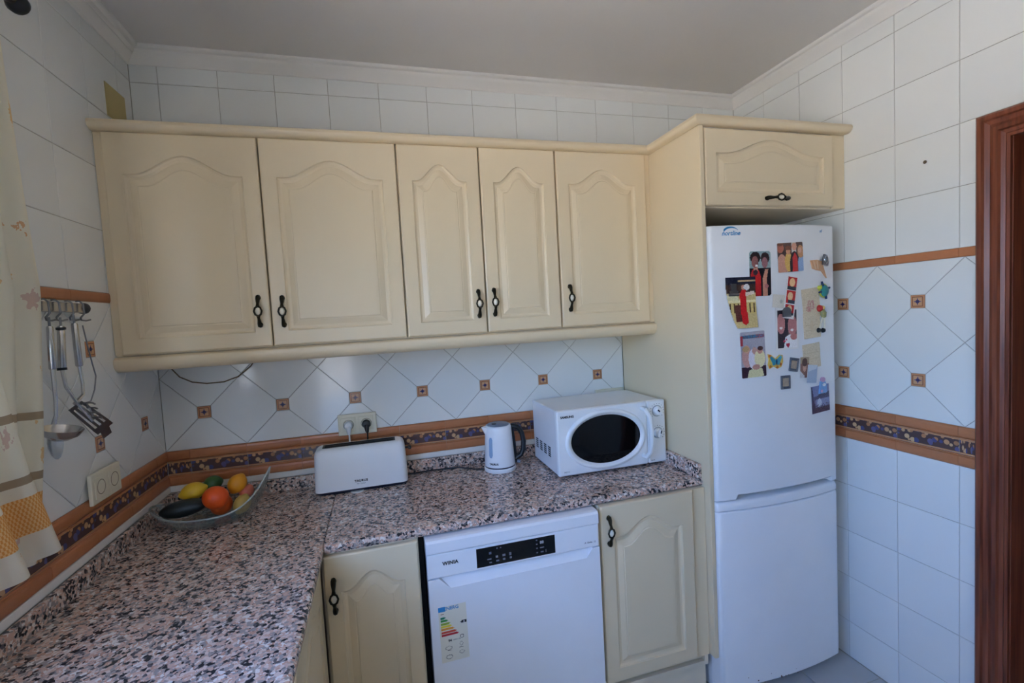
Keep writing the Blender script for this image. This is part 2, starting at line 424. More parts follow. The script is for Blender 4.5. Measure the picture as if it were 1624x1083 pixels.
def rect(a0, a1, b0, b1): return [(a0, b0), (a1, b0), (a1, b1), (a0, b1)]
def grid_rows(wall, a0, a1, aoff, rows, mat=white_tile, name='tile', **k):
    n0 = math.floor((a0-aoff)/.2); n1 = math.ceil((a1-aoff)/.2)
    for b0, b1 in rows:
        for i in range(n0, n1):
            l, r = max(a0, aoff+.2*i), min(a1, aoff+.2*(i+1))
            if r-l > .004: put_tile(wall, rect(l, r, b0, b1), mat, name, **k)
mould = [(-.018, .004), (-.018, -.001), (-.014, -.005), (-.007, -.0062), (.007, -.0062), (.014, -.005), (.018, -.001), (.018, .004)]
def border(wall, a0, a1, aoff):
    def pf(h): return [(z*h/.036, y) for z, y in mould]
    zb = Z_BAND0
    zs = [(zb, zb+.037), (zb+.0375, zb+.0415), (zb+.042, zb+.094), (zb+.0945, zb+.0985), (zb+.099, Z_BAND1)]
    for k, (b0, b1) in enumerate(zs):
        n0 = math.floor((a0-aoff)/.2); n1 = math.ceil((a1-aoff)/.2)
        for i in range(n0, n1):
            l, r = max(a0, aoff+.2*i), min(a1, aoff+.2*(i+1))
            if r-l < .004: continue
            if k == 2: put_tile(wall, rect(l, r, b0, b1), decor, 'border_tile')
            else: put_tile(wall, rect(l, r, b0, b1), terra, 'border_moulding' if k in (0, 4) else 'pencil_moulding', prof=pf(b1-b0) if k in (0, 4) else [(z*.0040/.036, y*.5) for z, y in mould])
def strip(wall, a0, a1, aoff):
    n0 = math.floor((a0-aoff)/.2); n1 = math.ceil((a1-aoff)/.2)
    for i in range(n0, n1):
        l, r = max(a0, aoff+.2*i), min(a1, aoff+.2*(i+1))
        if r-l > .004: put_tile(wall, rect(l, r, Z_ST0, Z_ST1), terra, 'strip_tile', prof=[(z*.030/.036, y*.6) for z, y in mould])
def diamonds(wall, a0, a1, ins0, b0=Z_BAND1, b1=Z_ST0, skip=None):
    h = d/2
    for i in range(math.floor((a0-ins0)/d)-1, math.ceil((a1-ins0)/d)+2):
        for j in range(-1, 3):
            c1 = (ins0+h+i*d, ZI+j*d); c2 = (ins0+i*d, ZI+h+(j-1)*d)
            e = h-INS
            p1 = [(c1[0], c1[1]-h), (c1[0]+e, c1[1]-INS), (c1[0]+e, c1[1]+INS), (c1[0], c1[1]+h), (c1[0]-e, c1[1]+INS), (c1[0]-e, c1[1]-INS)]
            p2 = [(c2[0]-INS, c2[1]-e), (c2[0]+INS, c2[1]-e), (c2[0]+h, c2[1]), (c2[0]+INS, c2[1]+e), (c2[0]-INS, c2[1]+e), (c2[0]-h, c2[1])]
            for p in (p1, p2):
                q = clip(p, a0, a1, b0, b1)
                if q: put_tile(wall, q, white_tile)
    for i in range(math.floor((a0-ins0)/d)-1, math.ceil((a1-ins0)/d)+2):
        for j in (0, 1):
            a, b = ins0+i*d, ZI+j*d
            q = clip(rect(a-INS, a+INS, b-INS, b+INS), a0, a1, b0, b1)
            if q and abs(area(q)) > 1e-3: put_tile(wall, q, inset_m, 'inset_tile', proud=.0008)
UP_ROWS = [(Z_ST1+.2*k, Z_ST1+.2*(k+1)) for k in range(4)] + [(Z_ST1+.8, 2.56)]
LO_ROWS = [(max(0, Z_BAND0-.2*(k+1)), Z_BAND0-.2*k) for k in range(5)]
# back wall: only above the cabinets and between worktop and cabinets
grid_rows('back', 0, W, .09, [(2.2845-.2, 2.4845), (2.4845, 2.56)][1:]+[(2.2845, 2.4845)])
grid_rows('back', 0, W, .09, [(2.0845, 2.2845)])
diamonds('back', 0, 1.98, d/2, b1=ZI+d*.78)
border('back', 0, 1.98, .08)
# left wall up to the window
grid_rows('left', WY1, 0, -.097, UP_ROWS); strip('left', WY1, 0, -.097)
diamonds('left', WY1, 0, -d/2); border('left', WY1, 0, -.097)
# right wall up to the door casing
grid_rows('right', .0, 1.06, .199, UP_ROWS[:2]); grid_rows('right', .0, 2.199, .199, UP_ROWS[2:]); strip('right', 0, 1.06, .199)
diamonds('right', 0, 1.06, .873); border('right', 0, 1.06, .199)
grid_rows('right', 0, 1.06, .199, LO_ROWS)
# floor tiles
fme = None
for i in range(-1, 9):
    for j in range(0, 11):
        x0, x1 = max(0, 2.42-.33*i-.33), min(W, 2.42-.33*i); y1, y0 = min(0, -.07-.33*j+.33), -.07-.33*j
        if x1-x0 < .02: continue
        if y0 < YB: continue
        o = obj('floor_tile', B(x0+.002, x1-.002, y0+.002, y1-.002, -.006, 0., r=.0012, seg=1), floor_m, floor)
# white sealing strips above the granite
struct(obj('trim_1', B(.0, 1.98, -.006, .003, .934, .9575, r=.002), cornice_m))
struct(obj('trim_2', B(-.003, .006, -2.6, -.006, .934, .9575, r=.002), cornice_m))

# plaster cornice: stepped section swept around the ceiling
prof = [(0, -.052), (.006, -.052), (.009, -.046), (.030, -.024), (.033, -.026), (.036, -.022), (.040, -.012), (.052, -.010), (.056, -.006), (.058, 0), (0, 0)]
def corn(f): return [f(o, H+z) for o, z in prof]
cr = [loft([[(o, YB, H+z) for o, z in prof], [(o, -o, H+z) for o, z in prof]]),
      loft([[(o, -o, H+z) for o, z in prof], [(W-o, -o, H+z) for o, z in prof]]),
      loft([[(W-o, -o, H+z) for o, z in prof], [(W-o, YB, H+z) for o, z in prof]])]
for k, b_ in enumerate(cr): struct(obj('trim_%d' % (k+3), b_, cornice_m))

# window in the left wall (light source of the room), ground outside
w1 = struct(obj('window_1', join(*[B(-.10, -.05, *q, r=.004, seg=1) for q in ((WY0, WY0+.05, WZ0, WZ1), (WY1-.05, WY1, WZ0, WZ1), (WY0+.05, WY1-.05, WZ0, WZ0+.05), (WY0+.05, WY1-.05, WZ1-.05, WZ1), ((WY0+WY1)/2-.03, (WY0+WY1)/2+.03, WZ0+.05, WZ1-.05))]), white_pl))
for q in ((WY0+.05, (WY0+WY1)/2-.03), ((WY0+WY1)/2+.03, WY1-.05)):
    obj('pane', B(-.078, -.074, q[0], q[1], WZ0+.05, WZ1-.05), pane_glass, w1)
d2 = struct(obj('added_door', join(*[B(q[0], q[1], YB-.10, YB-.05, q[2], q[3], r=.004, seg=1) for q in ((BX0, BX0+.07, 0, BZ1), (BX1-.07, BX1, 0, BZ1), (BX0+.07, BX1-.07, BZ1-.07, BZ1), (BX0+.07, BX1-.07, 0, .07), ((BX0+BX1)/2-.05, (BX0+BX1)/2+.05, .07, BZ1-.07))]), white_pl))  # unseen door, added to let daylight onto the appliance fronts
for q in ((BX0+.07, (BX0+BX1)/2-.05), ((BX0+BX1)/2+.05, BX1-.07)):
    obj('pane', B(q[0], q[1], YB-.078, YB-.074, .07, BZ1-.07), pane_glass, d2)
struct(obj('outside_ground', B(-40, 40, -40, 40, -.6, -.5), pmat('bounce_ground', (238, 220, 192), .9, noise_col=(226, 206, 176), nscale=.8)))  # unseen ground, given a pale warm colour to bounce light indoors

# doorway: mahogany casing, jambs, unlit hall behind
def casing(pf, z1, y_out, sgn):
    return [(W-o, y_out+sgn*t, z) for t, o in pf for z in (0,)]
dpf = [(0, 0), (0, .016), (.006, .022), (.018, .023), (.022, .016), (.034, .012), (.044, .017), (.056, .018), (.060, .011), (.070, .008), (.074, .011), (.082, .010), (.082, 0)]
d1 = wthing('door_1', 'x', 'x', (W, -1.5, 0)); del d1['label'], d1['category']; d1['kind'] = 'structure'
yo = -1.052; zt = 2.083; yo2 = DY0-.055
obj('casing', loft([[(W-o, yo-t, 0) for t, o in dpf], [(W-o, yo-t, zt-t) for t, o in dpf]]), wood, d1)
obj('casing', loft([[(W-o, yo-t, zt-t) for t, o in dpf], [(W-o, yo2+t, zt-t) for t, o in dpf]]), wood, d1)
obj('casing', loft([[(W-o, yo2+t, 0) for t, o in dpf], [(W-o, yo2+t, zt-t) for t, o in dpf]]), wood, d1)
for a, b_, z0, z1 in ((DY1-.03, DY1, 0, DZ), (DY0, DY0+.03, 0, DZ), (DY0+.03, DY1-.03, DZ-.03, DZ)):
    obj('jamb', B(W+.001, W+.139, a, b_, z0, z1, r=.002, seg=1), wood, d1)
bm = bmesh.new()
box(bm, W+1.24, W+1.3, -3., 0., -.02, 2.5); box(bm, W+.142, W+1.24, -.66, -.6, -.02, 2.5); box(bm, W+.142, W+1.24, -2.5, -2.44, -.02, 2.5); box(bm, W+.142, W+1.24, -2.44, -.66, 2.44, 2.5)
struct(obj('wall_hall', bm, hall_m)); struct(obj('floor_hall', B(W+.142, W+1.24, -2.44, -.66, -.06, 0), hall_m))

# ------------------------------------------------------------------ cabinet builders
def door_mesh(w, h, th=.02, m=.055, arch=.05, arched=True, top_m=None):
    """raised-panel cathedral door: local x 0..w, z 0..h, front at y = -th"""
    N = 18; tm = top_m if top_m is not None else m+arch
    x0, x1, z0, zs = m, w-m, m, h-tm
    def az(t):                                         # cathedral curve: shoulders, concave sweep, round crown
        s = abs(2*t-1)
        return arch*(.5+.5*math.cos(PI*min(1, s/.86))) if arched else 0
    def outline(o, y):
        P = [(x0+o, y, z0+o), (x1-o, y, z0+o), (x1-o, y, zs-o)]
        for i in range(1, N): t = 1-i/N; P.append((x0+o+(x1-x0-2*o)*t, y, zs-o+az(t)*(1-.12*o/.04)))
        P.append((x0+o, y, zs-o)); return P
    def rectl(e, y):
        P = [(e, y, e), (w-e, y, e), (w-e, y, h-e)]
        for i in range(1, N): P.append((e+(w-2*e)*0+ (x0+(x1-x0)*(1-i/N)), y, h-e))
        P.append((e, y, h-e)); return P
    f = -th
    loops = [rectl(0, 0), rectl(0, f+.005), rectl(.0018, f+.0015), rectl(.005, f), outline(0, f), outline(.0025, f+.005), outline(.008, f+.0078),
             outline(.016, f+.0085), outline(.034, f+.0028), outline(.038, f+.0026), outline(.040, f+.0004), outline(.050, f)]
    return loft(loops)
def handle_bms(L=.100):
    """antique bow handle, vertical, foot plane at y=0, sticking out to -y; returns (metal, bead)"""
    h = L/2
    m = []
    for s in (1, -1):
        m.append(tube([(0, .0, s*h), (0, -.008, s*(h-.001)), (0, -.012, s*(h-.008)), (0, -.0165, s*(h-.022)), (0, -.020, s*.024), (0, -.022, s*.0155)], [.0072, .0078, .0075, .0052, .0046, .0068], 8))
        m.append(lathe([(.0001, -.0005), (.0085, -.0005), (.0085, -.004), (.0055, -.0065), (.0001, -.0075)], 10, (0, 0, s*(h-.004)), 'Y'))
        m.append(tube([(s*.0005, -.022, .0165), (s*.0085, -.0228, .0115), (s*.0122, -.023, 0), (s*.0085, -.0228, -.0115), (s*.0005, -.022, -.0165)], .0032, 6))
    bead = lathe([(.0001, -.0125), (.0045, -.0105), (.0075, -.005), (.0084, 0), (.0075, .005), (.0045, .0105), (.0001, .0125)], 12, (0, -.0215, 0))
    return join(*m), bead
def place(bm, mat4): bmesh.ops.transform(bm, matrix=mat4, verts=bm.verts); return bm
def add_door(parent, x, y, z, w, h, hand=None, rz=0., **k):
    """door (with handle) whose lower left back corner is (x, y, z); hand = (x, z, vertical?) within the door"""
    T = Matrix.Translation((x, y, z)) @ Matrix.Rotation(rz, 4, 'Z')
    dr = obj('door', place(door_mesh(w, h, **k), T), cream, parent)
    if hand:
        a, b_ = handle_bms(); R = Matrix.Translation((hand[0], -k.get('th', .02), hand[1])) @ (Matrix.Identity(4) if hand[2] else Matrix.Rotation(PI/2, 4, 'Y'))
        obj('handle', place(a, T @ R), bronze, dr, smooth=True, label='antique bronze bow handle')
        obj('handle_bead', place(b_, T @ R), ceramic, dr, smooth=True, label='cream ceramic bead in the handle')
    return dr
def carcass(parent, x0, x1, y0, y1, z0, z1, mat=cream_in):
    """open-fronted box: two sides, top, bottom, back"""
    t = .016
    obj('side_panel', B(x0, x0+t, y0, y1, z0, z1), mat, parent); obj('side_panel', B(x1-t, x1, y0, y1, z0, z1), mat, parent)
    obj('top_panel', B(x0+t, x1-t, y0, y1, z1-t, z1), mat, parent); obj('bottom_panel', B(x0+t, x1-t, y0, y1, z0, z0+t), mat, parent)
    obj('back_panel', B(x0+t, x1-t, y1-.006, y1, z0+t, z1-t), mat, parent)

# ------------------------------------------------------------------ wall cabinets
ZC0, ZC1 = 1.486, 2.196
YD = -.283                                            # back of the wall-cabinet doors
c = wthing('wall_cabinet', 'wide cream wall cabinet with two arched doors above the toaster and the fruit bowl', 'cabinet', (.47, -.14, ZC0), 'cream arched-door wall cabinets')
carcass(c, .001, .925, YD, -.001, ZC0-.004, ZC1)
obj('filler_strip', B(.001, .022, YD-.010, YD, ZC0, ZC1), cream, c)
add_door(c, .023, YD, ZC0+.001, .443, .709, (.410, .122, True), arch=.062, top_m=.132, m=.050)
add_door(c, .470, YD, ZC0+.001, .453, .709, (.038, .118, True), arch=.062, top_m=.132, m=.050)
c = wthing('wall_cabinet', 'narrow cream wall cabinet with a pair of slim arched doors above the kettle', 'cabinet', (1.235, -.14, ZC0), 'cream arched-door wall cabinets')
carcass(c, .926, 1.546, YD, -.001, ZC0-.004, ZC1)
add_door(c, .928, YD, ZC0+.001, .304, .709, (.274, .112, True), arch=.062, top_m=.132, m=.050)
add_door(c, 1.2365, YD, ZC0+.001, .307, .709, (.028, .115, True), arch=.062, top_m=.132, m=.050)
c = wthing('wall_cabinet', 'cream wall cabinet with a single arched door above the microwave', 'cabinet', (1.76, -.14, ZC0), 'cream arched-door wall cabinets')
carcass(c, 1.547, 1.979, YD, -.001, ZC0-.004, ZC1)
add_door(c, 1.550, YD, ZC0+.001, .405, .709, (.034, .117, True), arch=.062, top_m=.132, m=.050)
obj('filler_strip', B(1.956, 1.979, YD-.010, YD, ZC0, ZC1), cream, c)
# light rail under the wall cabinets
pr = [(-.262, 0), (-.300, 0), (-.309, -.006), (-.312, -.016), (-.310, -.030), (-.302, -.042), (-.288, -.049), (-.270, -.050), (-.262, -.046)]
tag(obj('light_rail', loft([[(x, y, 1.4805+z) for y, z in pr] for x in (.001, 1.9785)]), cream, smooth=True), 'long rounded cream light rail along the bottom of the wall cabinets', 'rail')
# crown moulding along wall cabinets, tall panel and fridge cabinet
pc = [(-.02, 0), (.004, 0), (.012, .003), (.020, .010), (.023, .019), (.020, .028), (.012, .033), (-.02, .033)]
path = [(.001, -.303), (1.975, -.303), (1.975, -.622), (2.677, -.622)]
def off(k, o):
    x, y = path[k]
    return (x-(o if k in (1, 2) else 0), y-o)
tag(obj('crown_moulding', loft([[off(k, o)+(2.196+z,) for o, z in pc] for k in range(4)]), cream, smooth=True), 'rounded cream crown moulding running over the wall cabinets and fridge cabinet', 'moulding')
# tall side panel beside the fridge
tag(obj('tall_side_panel', B(1.98, 1.998, -.622, -.001, .185, 2.1955, r=.0025), cream), 'tall plain cream end panel between worktop and fridge', 'panel')
# cabinet above the fridge
c = wthing('fridge_cabinet', 'low cream cabinet with flap door above the white fridge', 'cabinet', (2.34, -.3, 1.905))
carcass(c, 2.001, 2.677, -.598, -.001, 1.904, 2.1955)
add_door(c, 2.004, -.598, 1.910, .600, .279, (.318, .028, False), arch=.055, top_m=.088, m=.048, th=.022)
obj('filler_strip', B(2.607, 2.677, -.606, -.598, 1.905, 2.195), cream, c)

# ------------------------------------------------------------------ worktop
ZT = .882; TH = .031
def slab(poly, name, label, front):
    """granite slab; edges listed in front get a bullnose"""
    n = len(poly)
    prof_ = [(0, 0), (0, -.0), (.0, -.0)]
    loops = []
    for o, z in ((.014, -TH), (.004, -TH+.004), (0, -TH+.011), (0, -.010), (.004, -.003), (.013, 0)):
        lp = []
        for i in range(n):
            p = Vector(poly[i]); sh = Vector((0, 0))
            for e in (i-1, i):
                if (e % n) in front:
                    a, b_ = Vector(poly[e % n]), Vector(poly[(e+1) % n]); t = (b_-a).normalized(); sh += Vector((-t.y, t.x))*o
            lp.append((p.x+sh.x, p.y+sh.y, ZT+z))
        loops.append(lp)
    return tag(obj(name, loft(loops), granite), label, 'worktop')
slab([(.0005, -2.6), (.616, -2.6), (.616, -.0005), (.0005, -.0005)], 'worktop', 'pink and black speckled granite worktop slab along the window wall, under the fruit bowl', {1})
slab([(.6175, -.600), (1.9795, -.581), (1.9795, -.0005), (.6175, -.0005)], 'worktop', 'pink and black speckled granite worktop slab over the dishwasher, under the microwave', {0})
tag(obj('upstand', B(.021, 1.958, -.0205, -.0065, ZT, .934, r=.003), granite), 'granite upstand along the back of the worktop behind toaster and kettle', 'upstand')
tag(obj('upstand', B(.0065, .0205, -2.6, -.0065, ZT, .934, r=.003), granite), 'granite upstand along the window wall below the twin sockets', 'upstand')
tag(obj('upstand', B(1.9585, 1.9795, -.578, -.0065, ZT, .938, r=.003), granite), 'short granite upstand against the tall cream panel beside the microwave', 'upstand')

# ------------------------------------------------------------------ base cabinets
YBD = -.583
c = wthing('base_cabinet', 'cream base cabinet with arched door in the corner left of the dishwasher', 'cabinet', (.76, -.3, .0), 'cream base cabinets')
carcass(c, .604, .897, YBD, -.03, .14, .850)
add_door(c, .611, YBD, .15, .283, .697, (.026, .575, True), arch=.050, top_m=.115, m=.046)
obj('kickboard', B(.62, .897, -.53, -.515, 0, .14), cream_in, c)
c = wthing('base_cabinet', 'cream base cabinet with arched door between dishwasher and fridge panel', 'cabinet', (1.74, -.3, .0), 'cream base cabinets')
carcass(c, 1.531, 1.978, YBD, -.03, .14, .850)
add_door(c, 1.534, YBD, .190, .384, .660, (.030, .570, True), arch=.060, top_m=.122, m=.050)
obj('filler_strip', B(1.921, 1.978, YBD-.008, YBD, .185, .850), cream, c)
obj('kickboard', B(1.531, 1.978, -.565, -.55, 0, .186), cream_in, c)
c = wthing('base_cabinet', 'cream base cabinet with fluted doors under the window-side worktop', 'cabinet', (.3, -1.5, .0), 'cream base cabinets')
bm = bmesh.new(); box(bm, .03, .5825, -2.58, -.600, .13, .85)
obj('carcass', bm, cream_in, c)
y = -.606
for i in range(4):
    dr = obj('door', place(door_mesh(.45, .697, arch=.05, top_m=.105, m=.06), Matrix.Translation((.583, y-.45-.456*i, .15)) @ Matrix.Rotation(PI/2, 4, 'Z')), cream, c)
    a, b_ = handle_bms(); T = Matrix.Translation((.603, y-.456*i-(.42 if i % 2 == 0 else .03), .72)) @ Matrix.Rotation(PI/2, 4, 'Z')
    obj('handle', place(a, T), bronze, dr, smooth=True); obj('handle_bead', place(b_, T), ceramic, dr, smooth=True)
obj('kickboard', B(.50, .515, -2.58, -.61, 0, .13), cream_in, c)

# ------------------------------------------------------------------ dishwasher
c = wthing('dishwasher', 'white freestanding dishwasher with black display under the granite worktop', 'dishwasher', (1.22, -.3, 0))
X0, X1, YF = .917, 1.517, -.622
obj('body', B(X0+.004, X1-.004, -.58, -.04, .02, .846, r=.004), white_lac, c)
obj('plinth', B(X0+.01, X1-.01, -.575, -.56, 0, .10), white_lac, c)
lidp = [(-.56, .802), (YF+.002, .802), (YF, .806), (YF, .838), (YF+.006, .845), (YF+.016, .8475), (-.56, .8475)]
obj('lid', loft([[(x, y, z) for y, z in lidp] for x in (X0, X1)]), white_lac, c)
pan = obj('control_panel', B(X0+.001, X1-.001, YF+.003, -.575, .722, .8005, r=.003), white_lac, c)
dsp = obj('display', B(1.078, 1.352, YF-.0008+.003, YF+.012, .7285, .7925, r=.0006, seg=1), blk_glass, pan)
for s, px, pz, sz in (('-', 1.129, .770, .004),):
    pass
ics = bmesh.new()
for px, pz, w_, h_ in ((1.124, .772, .008, .008), (1.148, .784, .004, .004), (1.160, .784, .004, .004), (1.120, .752, .014, .004), (1.124, .740, .008, .004), (1.146, .756, .008, .007), (1.148, .742, .010, .005), (1.170, .757, .010, .007), (1.170, .743, .008, .006), (1.192, .757, .007, .010), (1.193, .744, .007, .006), (1.286, .785, .005, .004), (1.286, .771, .005, .004), (1.286, .757, .005, .004), (1.286, .742, .005, .004), (1.304, .757, .014, .004), (1.304, .742, .010, .004), (1.318, .743, .002, .009)):
    box(ics, px-w_/2, px+w_/2, YF+.0012, YF+.002, pz-h_/2, pz+h_/2)
obj('display_icons', ics, ink_grey, pan, kind='stuff')
text('lettering', '88', .014, (1.304, YF+.001, .775), pan, ink_white)
text('lettering', 'WINIA', .0165, (.992, YF+.0015, .766), c, ink, bold=.0005, spacing=1.05)
text('lettering', 'A  Delta  12', .0085, (1.482, YF+.0015, .741), c, ink_grey)
# door with a scooped grip along its top edge
hx0, hx1 = .958, 1.478
def dface():
    y = YF
    P = [(X0+.001, .10), (X1-.001, .10), (X1-.001, .7195), (hx1+.012, .7195), (hx1-.012, .688), (hx0+.03, .684), (hx0-.004, .7195), (X0+.001, .7195)]
    return prism(P, lambda a, b, t: (a, t, b), y, -.578)
dr = obj('door', dface(), white_lac, c)
obj('grip_scoop', loft([[(hx0-.006, YF+.026, .7195), (hx1+.014, YF+.026, .7195), (hx1+.014, YF+.036, .7195), (hx0-.006, YF+.036, .7195)],
                        [(hx0+.028, YF+.0012, .6835), (hx1-.010, YF+.0012, .6875), (hx1-.008, YF+.036, .6835), (hx0+.03, YF+.036, .6795)]]), white_lac, dr)
tag(obj('gap_shade_strip', B(.8985, .9155, -.545, -.50, .0, .849), gap_shade), 'black gap filler between corner cabinet and dishwasher', 'shade')  # black strip put in the gap to paint its shade

# flat prints: a fine grid of cells coloured from drawn shapes
def paint(w, h, bgc, ops):
    im = np.zeros((h, w, 3)); im[:] = bgc
    Y, X = np.mgrid[0:h, 0:w]; X = (X+.5)/w; Y = 1-(Y+.5)/h
    rng = np.random.default_rng(3)
    for op in ops:
        k = op[0]
        if k == 'r': m = (X >= op[1]) & (X <= op[3]) & (Y >= op[2]) & (Y <= op[4])
        elif k == 'e': m = ((X-op[1])/op[3])**2 + ((Y-op[2])/op[4])**2 <= 1
        elif k == 'n': im += rng.normal(0, op[1], (h, w, 1)); continue
        elif k == 'b':                                   # blobs of a colour inside a rectangle
            m = (X >= op[1]) & (X <= op[3]) & (Y >= op[2]) & (Y <= op[4]) & (rng.random((h, w)) < op[6])
        elif k == 'p':
            P = op[1]; m = np.zeros((h, w), bool); j = len(P)-1
            for i in range(len(P)):
                (xi, yi), (xj, yj) = P[i], P[j]
                m ^= ((yi > Y) != (yj > Y)) & (X < (xj-xi)*(Y-yi)/((yj-yi) or 1e-9)+xi); j = i
        im[m] = op[-1] if k != 'b' else op[5]
    return np.clip(im, 0, 255)
def print_card(name, label, cat, im, w, h, T, outline=None, border=0., thick=.0012, parent=None, group=None, curl=0.):
    """thin card, local x across, z up, front -y; T places its centre"""
    hh, ww = im.shape[:2]; vs_, fs, cols = [], [], []
    bm = bmesh.new(); cl = bm.loops.layers.float_color.new('print')
    cache = {}
    def V(i, j, t):
        if (i, j, t) not in cache:
            x = (i/ww-.5)*w; z = (.5-j/hh)*h
            cache[(i, j, t)] = bm.verts.new((x, (-thick if t else 0)-curl*max(0, -z/h+.1)**2, z))
        return cache[(i, j, t)]
    keep = np.ones((hh, ww), bool)
    if outline is not None: keep = outline(ww, hh)
    for j in range(hh):
        for i in range(ww):
            if not keep[j, i]: continue
            c_ = im[j, i]
            if border and (i < border*ww or i >= ww-border*ww or j < border*ww or j >= hh-border*ww): c_ = (236, 234, 230)
            f = bm.faces.new((V(i, j+1, 1), V(i+1, j+1, 1), V(i+1, j, 1), V(i, j, 1)))
            for lo in f.loops: lo[cl] = lin(c_)+(1,)
    ed = [e for e in bm.edges if e.is_boundary]
    rim = {}
    for e in ed:
        a, b_ = e.verts
        for v in (a, b_):
            if v not in rim: rim[v] = bm.verts.new(v.co+Vector((0, thick, 0)))
        f = bm.faces.new((a, b_, rim[b_], rim[a]))
        for lo in f.loops: lo[cl] = (.8, .8, .78, 1)
    bmesh.ops.transform(bm, matrix=T, verts=bm.verts)
    me = bpy.data.meshes.new(name); bm.to_mesh(me); bm.free()
    o = obj(name, me, print_m, parent)
    if label: tag(o, label, cat, group)
    return o

# energy label on the dishwasher door
W_, C_ = (222, 220, 200), (226, 222, 204)
rows = [((20, 130, 90), .26), ((60, 150, 70), .33), ((150, 180, 60), .40), ((232, 214, 60), .46), ((236, 160, 60), .54), ((214, 80, 56), .61), ((196, 44, 50), .68)]
ops = [('r', 0, .915, .25, 1, (50, 140, 200))]
for k, (cc, xx) in enumerate(rows):
    zz = .80-.052*k; ops += [('r', .06, zz-.019, xx-.06, zz+.019, cc), ('p', [(xx-.07, zz-.019), (xx-.07, zz+.019), (xx, zz)], cc)]
ops += [('p', [(.74, .665), (.82, .69), (.98, .69), (.98, .64), (.82, .64)], (30, 30, 32)), ('r', .70, .36, .70, .36, C_),
        ('r', .06, .452, .98, .456, (170, 170, 160)), ('e', .78, .41, .07, .035, (90, 90, 86)), ('e', .78, .41, .05, .025, C_),
        ('e', .28, .25, .13, .035, (130, 128, 118)), ('e', .28, .25, .11, .026, C_), ('e', .74, .28, .06, .04, (130, 128, 118)), ('e', .74, .28, .045, .03, C_),
        ('e', .28, .09, .12, .04, (130, 128, 118)), ('e', .28, .09, .10, .03, C_), ('e', .74, .13, .10, .03, (130, 128, 118)), ('e', .74, .13, .08, .022, C_),
        ('r', .24, .205, .36, .212, (60, 60, 58)), ('r', .66, .215, .80, .222, (60, 60, 58)), ('r', .22, .035, .38, .043, (60, 60, 58)), ('r', .08, .865, .2, .875, (120, 60, 50))]
lab = print_card('energy_label', None, None, paint(52, 104, C_, ops), .090, .186, Matrix.Translation((.989, YF-.0001, .534)) @ Matrix.Rotation(-.012, 4, 'Y'), parent=None, thick=.0006)
tag(lab, 'cream energy rating sticker with rainbow arrows on the dishwasher door', 'sticker')
text('lettering', 'ENERG', .0155, (.985, YF-.0012, .6185), lab, logo_blue, bold=.0003)
text('lettering', 'E', .0075, (1.0245, YF-.0012, .6565-.0005-.0), lab, ink_white) if False else None
text('lettering', '94', .011, (.975, YF-.0012, .511), lab, ink, bold=.0004)
text('lettering', 'kWh / 100', .0055, (.998, YF-.0012, .511), lab, ink_grey)
text('lettering', 'E', .008, (1.0235, YF-.0012, .5648), lab, ink_white, bold=.0003)

# ------------------------------------------------------------------ fridge
FX0, FX1, FY, BOW = 2.0005, 2.584, -.634, .026
FXC, FHW = (FX0+FX1)/2, (FX1-FX0)/2
def fy(x): return FY-BOW*(1-((x-FXC)/FHW)**2)
def frz(x): return math.atan(2*BOW*(x-FXC)/FHW**2)     # turn of the bowed door at x
fr = wthing('fridge', 'tall white two-door fridge freezer beside the tall cream panel', 'fridge', (FXC, -.33, 0))
obj('cabinet_body', B(FX0+.004, FX1-.004, -.575, -.05, .02, 1.815, r=.006), white_lac, fr)
obj('top_cover', B(FX0+.004, FX1-.004, -.57, -.06, 1.8152, 1.828, r=.005), white_lac, fr)
for x in (FX0+.06, FX1-.06): obj('foot', lathe([(.001, 0), (.018, 0), (.018, .022), (.001, .022)], 12, (x, -.53, 0)), black_pl, fr)
obj('plinth', B(FX0+.01, FX1-.01, -.56, -.545, .02, .06), white_lac, fr)
def bowed(zlo, zhi, N=28, top_r=.006, rad=.012):
    """bowed door between functions zlo(x), zhi(x)"""
    xs = [FX0+(FX1-FX0)*(.5-.5*math.cos(PI*i/N)) for i in range(N+1)]
    front, back = [], []
    loops = []
    for i, x in enumerate(xs):
        e = min(x-FX0, FX1-x); rr = 0 if e >= rad else rad-math.sqrt(max(0, rad*rad-(rad-e)**2))
        y = fy(x)+rr; z0, z1 = zlo(x), zhi(x)
        loops.append([(x, -.58, z0), (x, y+.005, z0), (x, y, z0+.005), (x, y, z1-top_r), (x, y+top_r*.4, z1-top_r*.3), (x, y+top_r, z1), (x, -.58, z1)])
    return loft(loops)
N0, N1 = 2.085, 2.548
def notch(x): return .822 if N0 < x < N1 else .806
up_d = obj('upper_door', bowed(lambda x: .822 if N0 < x < N1 else .803, lambda x: 1.832, N=60), white_lac, fr, smooth=True)
lo_d = obj('lower_door', bowed(lambda x: .062, lambda x: .760), white_lac, fr, smooth=True)
obj('lower_door_cap', bowed(lambda x: .762, lambda x: .798 if not (N0 < x < N1) else .798, top_r=.014), white_lac, lo_d, smooth=True)
obj('gasket', B(FX0+.006, FX1-.006, -.582, -.576, .08, 1.81), ivory, fr)
